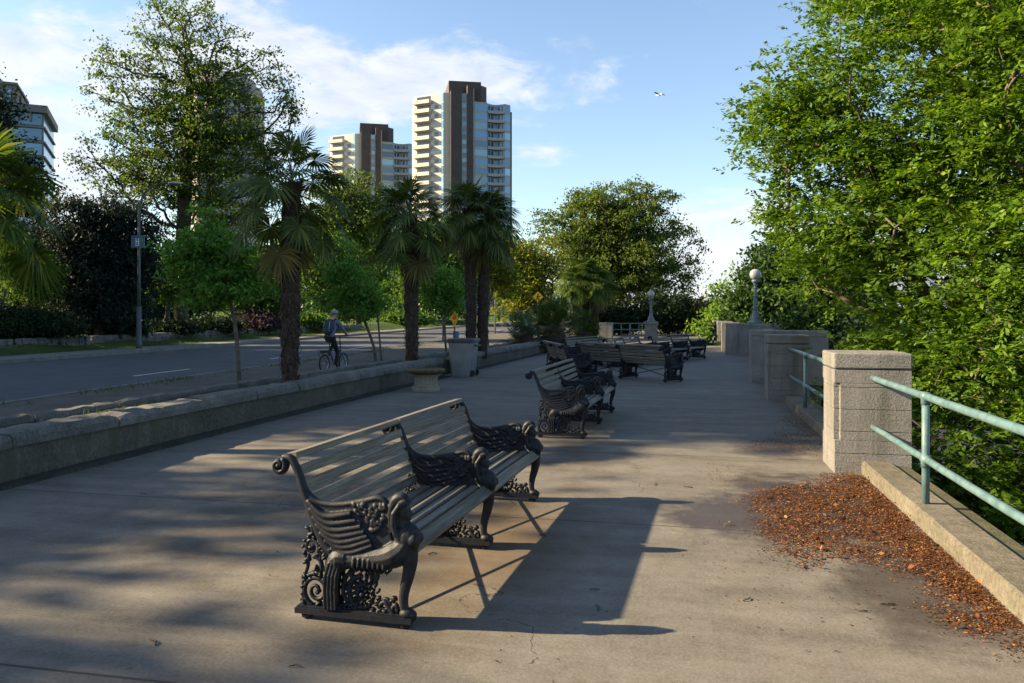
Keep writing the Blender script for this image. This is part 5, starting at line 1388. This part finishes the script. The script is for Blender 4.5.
# far wood filling behind
def wood(name, label, x0, x1, d, ztop0, ztop1, mat, seed, n=26000, leaf=.5, deep=16, lowest=1.0):
    r = np.random.default_rng(seed); m = n//90
    cx = r.uniform(x0, x1, m); cy = d+r.uniform(0, deep, m); top = ztop0+(ztop1-ztop0)*(.5+.5*np.sin(cx*.13+seed)*np.cos(cx*.31))
    cz = lowest+(top-lowest)*r.random(m)**.7; c = np.stack([cx, cy, cz], 1)
    p = (c[:, None, :]+r.normal(size=(m, 90, 3))*np.array([1.5, 1.2, .8])).reshape(-1, 3); p[:, 2] = np.maximum(p[:, 2], .2)
    V = leaf_quads(p, leaf, r, .35, .6)
    tag(link(name, np_mesh(name, V, np.arange(len(V)).reshape(-1, 4)), M[mat]), label, None, None, 'stuff')
wood('woodland', 'dark woodland closing the view across the park', -100, 2, 112, 8, 15, 'L_mid', 3, 60000, .65)
wood('woodland', 'dim thicket behind the lawn across the road', -62, -27, 64, 3.5, 7.5, 'L_dark', 4, 42000, .42, 10, 1.6)
wood('distant_woods', 'distant trees at the end of the promenade', 18, 75, 170, -2, 6.5, 'L_mid', 5, 16000, .9, 30, -6)

# unseen stand-in trees, added left of the view to shade the promenade
M_sh = None
def shade_trees():
    first = make_tree('stand_in_shade_tree', 'large leafy stand-in tree out of the picture, added to shade the promenade', 'tree', (0, 0, 0), [(0, 0, 9.5, 4.2, 4.2, 5.2), (1, 1.5, 6.5, 3.6, 3.4, 3.2), (-1, -1.2, 12.5, 3.2, 3.2, 3.2), (0, 2, 4, 3, 3, 2)],
                      M['L_mid'], M['barkd'], 171, tips=320, leaves=120, leaf=.36, spread=.6, rtip=.02, rbase=.4, group='unseen tall stand-in trees added for shade')
    spots = [(-27, 15.9, 1.16, 0), (-30, 22.5, 1.35, 1.3), (-26.5, 29, 1.25, 2.2), (-35, 18.0, 1.24, 3.9), (-34, 28, 1.35, 4.4), (-39, 23, 1.4, 1.9), (-36, 34.5, 1.35, 3), (-43, 29, 1.4, 5.2)]
    for i, (x, y, k, a) in enumerate(spots):
        o = first if i == 0 else copy_tree(first)
        o.location = (x, y, tz(x, y)-.1); o.rotation_euler = (0, 0, a); o.scale = (k, k, k)
    second = make_tree('low_stand_in_tree', 'rounded smaller stand-in tree out of the picture, added to shade the paving', 'tree', (0, 0, 0), [(0, 0, 5.6, 2.3, 2.0, 2.3), (.6, .6, 7.4, 1.4, 1.3, 1.4), (-.8, -.4, 4.2, 2.0, 1.7, 1.5)],
                       M['L_mid'], M['barkd'], 172, tips=180, leaves=120, leaf=.28, spread=.34, rtip=.012, rbase=.2, group='unseen smaller stand-in trees added for shade')
    for i, (x, y, k, a) in enumerate([(-24.5, 7.0, 1.34, 0), (-25.5, 4.9, 1.33, 2.5), (-23.5, 9.2, .98, 4.1), (-24.5, 3.0, 1.36, 1.1)]):
        o = second if i == 0 else copy_tree(second)
        o.location = (x, y, tz(x, y)-.1); o.rotation_euler = (0, 0, a); o.scale = (k, k, k)
shade_trees()

# stone wall across the road
def stone_wall():
    r = random.Random(12); b = MB(); vs_t = -26.7
    s = -5.0
    while s < 75:
        for row, (z0, z1) in enumerate(((-.25, .02), (.025, .22), (.225, .46))):
            q = s+r.uniform(-.1, .1)
            w = r.uniform(.3, .62); j = lambda a=.025: r.uniform(-a, a)
            p = [Q(q+j(), vs_t+.05+j(.03), z0), Q(q+w-.02+j(), vs_t+.05+j(.03), z0), Q(q+w-.02, vs_t-.35, z0), Q(q, vs_t-.35, z0), Q(q+j(), vs_t+j(.03), z1+j()), Q(q+w-.02+j(), vs_t+j(.03), z1+j()), Q(q+w-.02, vs_t-.3, z1+j()), Q(q, vs_t-.3, z1+j())]
            b.add(p, [(0, 3, 2, 1), (4, 5, 6, 7), (0, 1, 5, 4), (1, 2, 6, 5), (2, 3, 7, 6), (3, 0, 4, 7)])
        s += .45
    o = b.build('stone_wall', M['rubble']); tag(o, 'low rubble stone wall along the park across the road', 'wall')
stone_wall()

# ------------------------------------------------------------------ leaf litter, twigs and grass tufts
def in_poly(x, y, poly):
    n = len(poly); c = np.zeros(len(x), bool); j = n-1
    for i in range(n):
        xi, yi = poly[i]; xj, yj = poly[j]
        c ^= ((yi > y) != (yj > y)) & (x < (xj-xi)*(y-yi)/(yj-yi+1e-12)+xi); j = i
    return c
def litter():
    r = np.random.default_rng(77)
    def scatter(poly_px, n, edge=.12):
        poly = [tuple(G(a, b_).xy) for a, b_ in poly_px]; P_ = np.array(poly); lo, hi = P_.min(0)-.2, P_.max(0)+.2
        q = r.uniform(lo, hi, (n*9, 2)); q2 = q+r.normal(size=q.shape)*edge
        cl = np.sin(q[:, 0]*9+np.sin(q[:, 1]*7)*2)*np.sin(q[:, 1]*8+1.3)+r.normal(size=len(q))*.5
        k = in_poly(q2[:, 0], q2[:, 1], poly) & (cl > -.72); return q[k][:n]
    main = [(862, 476), (835, 474), (800, 485), (772, 489), (752, 497), (757, 512), (764, 527), (772, 545), (785, 560), (800, 568), (815, 562), (818, 553), (840, 556), (880, 563), (905, 570), (925, 581), (940, 593), (938, 610), (946, 623), (962, 630), (985, 630), (1006, 646), (1034, 662), (1034, 632), (960, 566), (905, 515)]
    along = [(850, 474), (864, 475), (1034, 626), (1034, 652), (940, 585), (880, 520)]
    second = [(737, 448), (760, 440), (785, 430), (781, 415), (790, 408), (815, 425), (823, 433), (821, 456), (790, 450), (760, 452)]
    faint = [(700, 470), (720, 462), (742, 484), (716, 484)]
    thin = [(690, 498), (860, 470), (960, 600), (900, 640), (740, 590), (680, 530)]
    strip2 = [(790, 402), (803, 402), (824, 434), (812, 436)]
    wide = [(150, 640), (300, 470), (860, 440), (1000, 670), (500, 676)]
    pts = np.concatenate([scatter(main, 30000, .075), scatter(along, 9000, .05), scatter(second, 4200, .08), scatter(faint, 160, .1), scatter(thin, 520, .25), scatter(strip2, 1800, .05), scatter(wide, 150, .2)])
    pt = pts[:, 0]*math.cos(PA)-pts[:, 1]*math.sin(PA); ps = pts[:, 0]*math.sin(PA)+pts[:, 1]*math.cos(PA)
    pts = pts[(pt < 1.69) & ~((pt > 1.43) & (ps > 8.46) & (ps < 9.17))]
    N = len(pts); pos = np.column_stack([pts, r.uniform(.002, .010, N)])
    V = leaf_quads(pos, .0165, r, .80, .6, 0, .18)
    V[:, 2] = np.maximum(V[:, 2], .0025)
    big = scatter(main, 300, .12); bp_ = np.column_stack([big, r.uniform(.006, .03, len(big))]); V2 = leaf_quads(bp_, .042, r, .7, .6, 0, .18); V2[:, 2] = np.maximum(V2[:, 2], .003)
    V = np.concatenate([V, V2])
    tag(link('leaf_litter', np_mesh('leaf_litter', V, np.arange(len(V)).reshape(-1, 4)), M['L_litter']), 'rust brown fallen leaves drifted along the kerb', None, None, 'stuff')
    tw = MB(); rr = random.Random(3)
    for k in range(22):
        px, py = rr.uniform(120, 960), rr.uniform(450, 676); g = G(px, py); a = rr.uniform(0, 6.28); L = rr.uniform(.02, .09)
        if px*math.cos(PA) and (g.x*math.cos(PA)-g.y*math.sin(PA)) > 1.6: continue
        tw.tube([g+Vector((0, 0, .006)), g+Vector((math.cos(a)*L*.5, math.sin(a)*L*.5, .011)), g+Vector((math.cos(a+.3)*L, math.sin(a+.3)*L, .006))], rr.uniform(.002, .005), 5)
    tag(tw.build('fallen_twigs', M['barkd']), 'bits of twig scattered on the concrete', None, None, 'stuff')
litter()
def grass():
    r = np.random.default_rng(5); pts = []
    for s, w in ((np.array([1.0]), 1),):
        pass
    def bladefield(fn, n, h):
        q = fn(n); z = q[:, 2:3]; d = unit(np.column_stack([r.normal(size=(len(q), 2))*.5, np.ones(len(q))])); t = unit(np.cross(d, r.normal(size=(len(q), 3))))
        L = h*r.uniform(.4, 1.2, (len(q), 1)); w = L*.09
        return np.stack([q-t*w, q+t*w, q+d*L+t*w*.2, q+d*L-t*w*.2], 1).reshape(-1, 3)
    def bed(n):
        s = r.uniform(4, 45, n); a = r.uniform(.38, 1.0, n); k = np.sin(s*1.7)+np.sin(s*.63+2)+r.normal(size=n)*.6 > .5; s, a = s[k], a[k]
        t = np.interp(s, [4, 11, 20, 32, 46], [-6.22, -6.2, -6.0, -5.6, -5.25])-a
        return np.column_stack([s*math.sin(PA)+t*math.cos(PA), s*math.cos(PA)-t*math.sin(PA), np.full(len(s), .35)])
    def verge(n):
        s = r.uniform(10, 60, n); t = ROAD_N+.2+np.abs(r.normal(size=n))*.35; k = np.sin(s*2.1)+np.sin(s*.8)+r.normal(size=n)*.8 > .3; s, t = s[k], t[k]
        return np.column_stack([s*math.sin(RA)+t*math.cos(RA), s*math.cos(RA)-t*math.sin(RA), np.full(len(s), -.1)])
    def far(n):
        s = r.uniform(15, 80, n); t = r.uniform(-26.6, -24.4, n)
        return np.column_stack([s*math.sin(RA)+t*math.cos(RA), s*math.cos(RA)-t*math.sin(RA), np.full(len(s), -.13)])
    V = np.concatenate([bladefield(bed, 5000, .09), bladefield(verge, 5000, .10), bladefield(far, 9000, .13)])
    tag(link('grass', np_mesh('grass', V, np.arange(len(V)).reshape(-1, 4)), M['L_grass']), 'tufts of grass on the bed and verges', None, None, 'stuff')
grass()
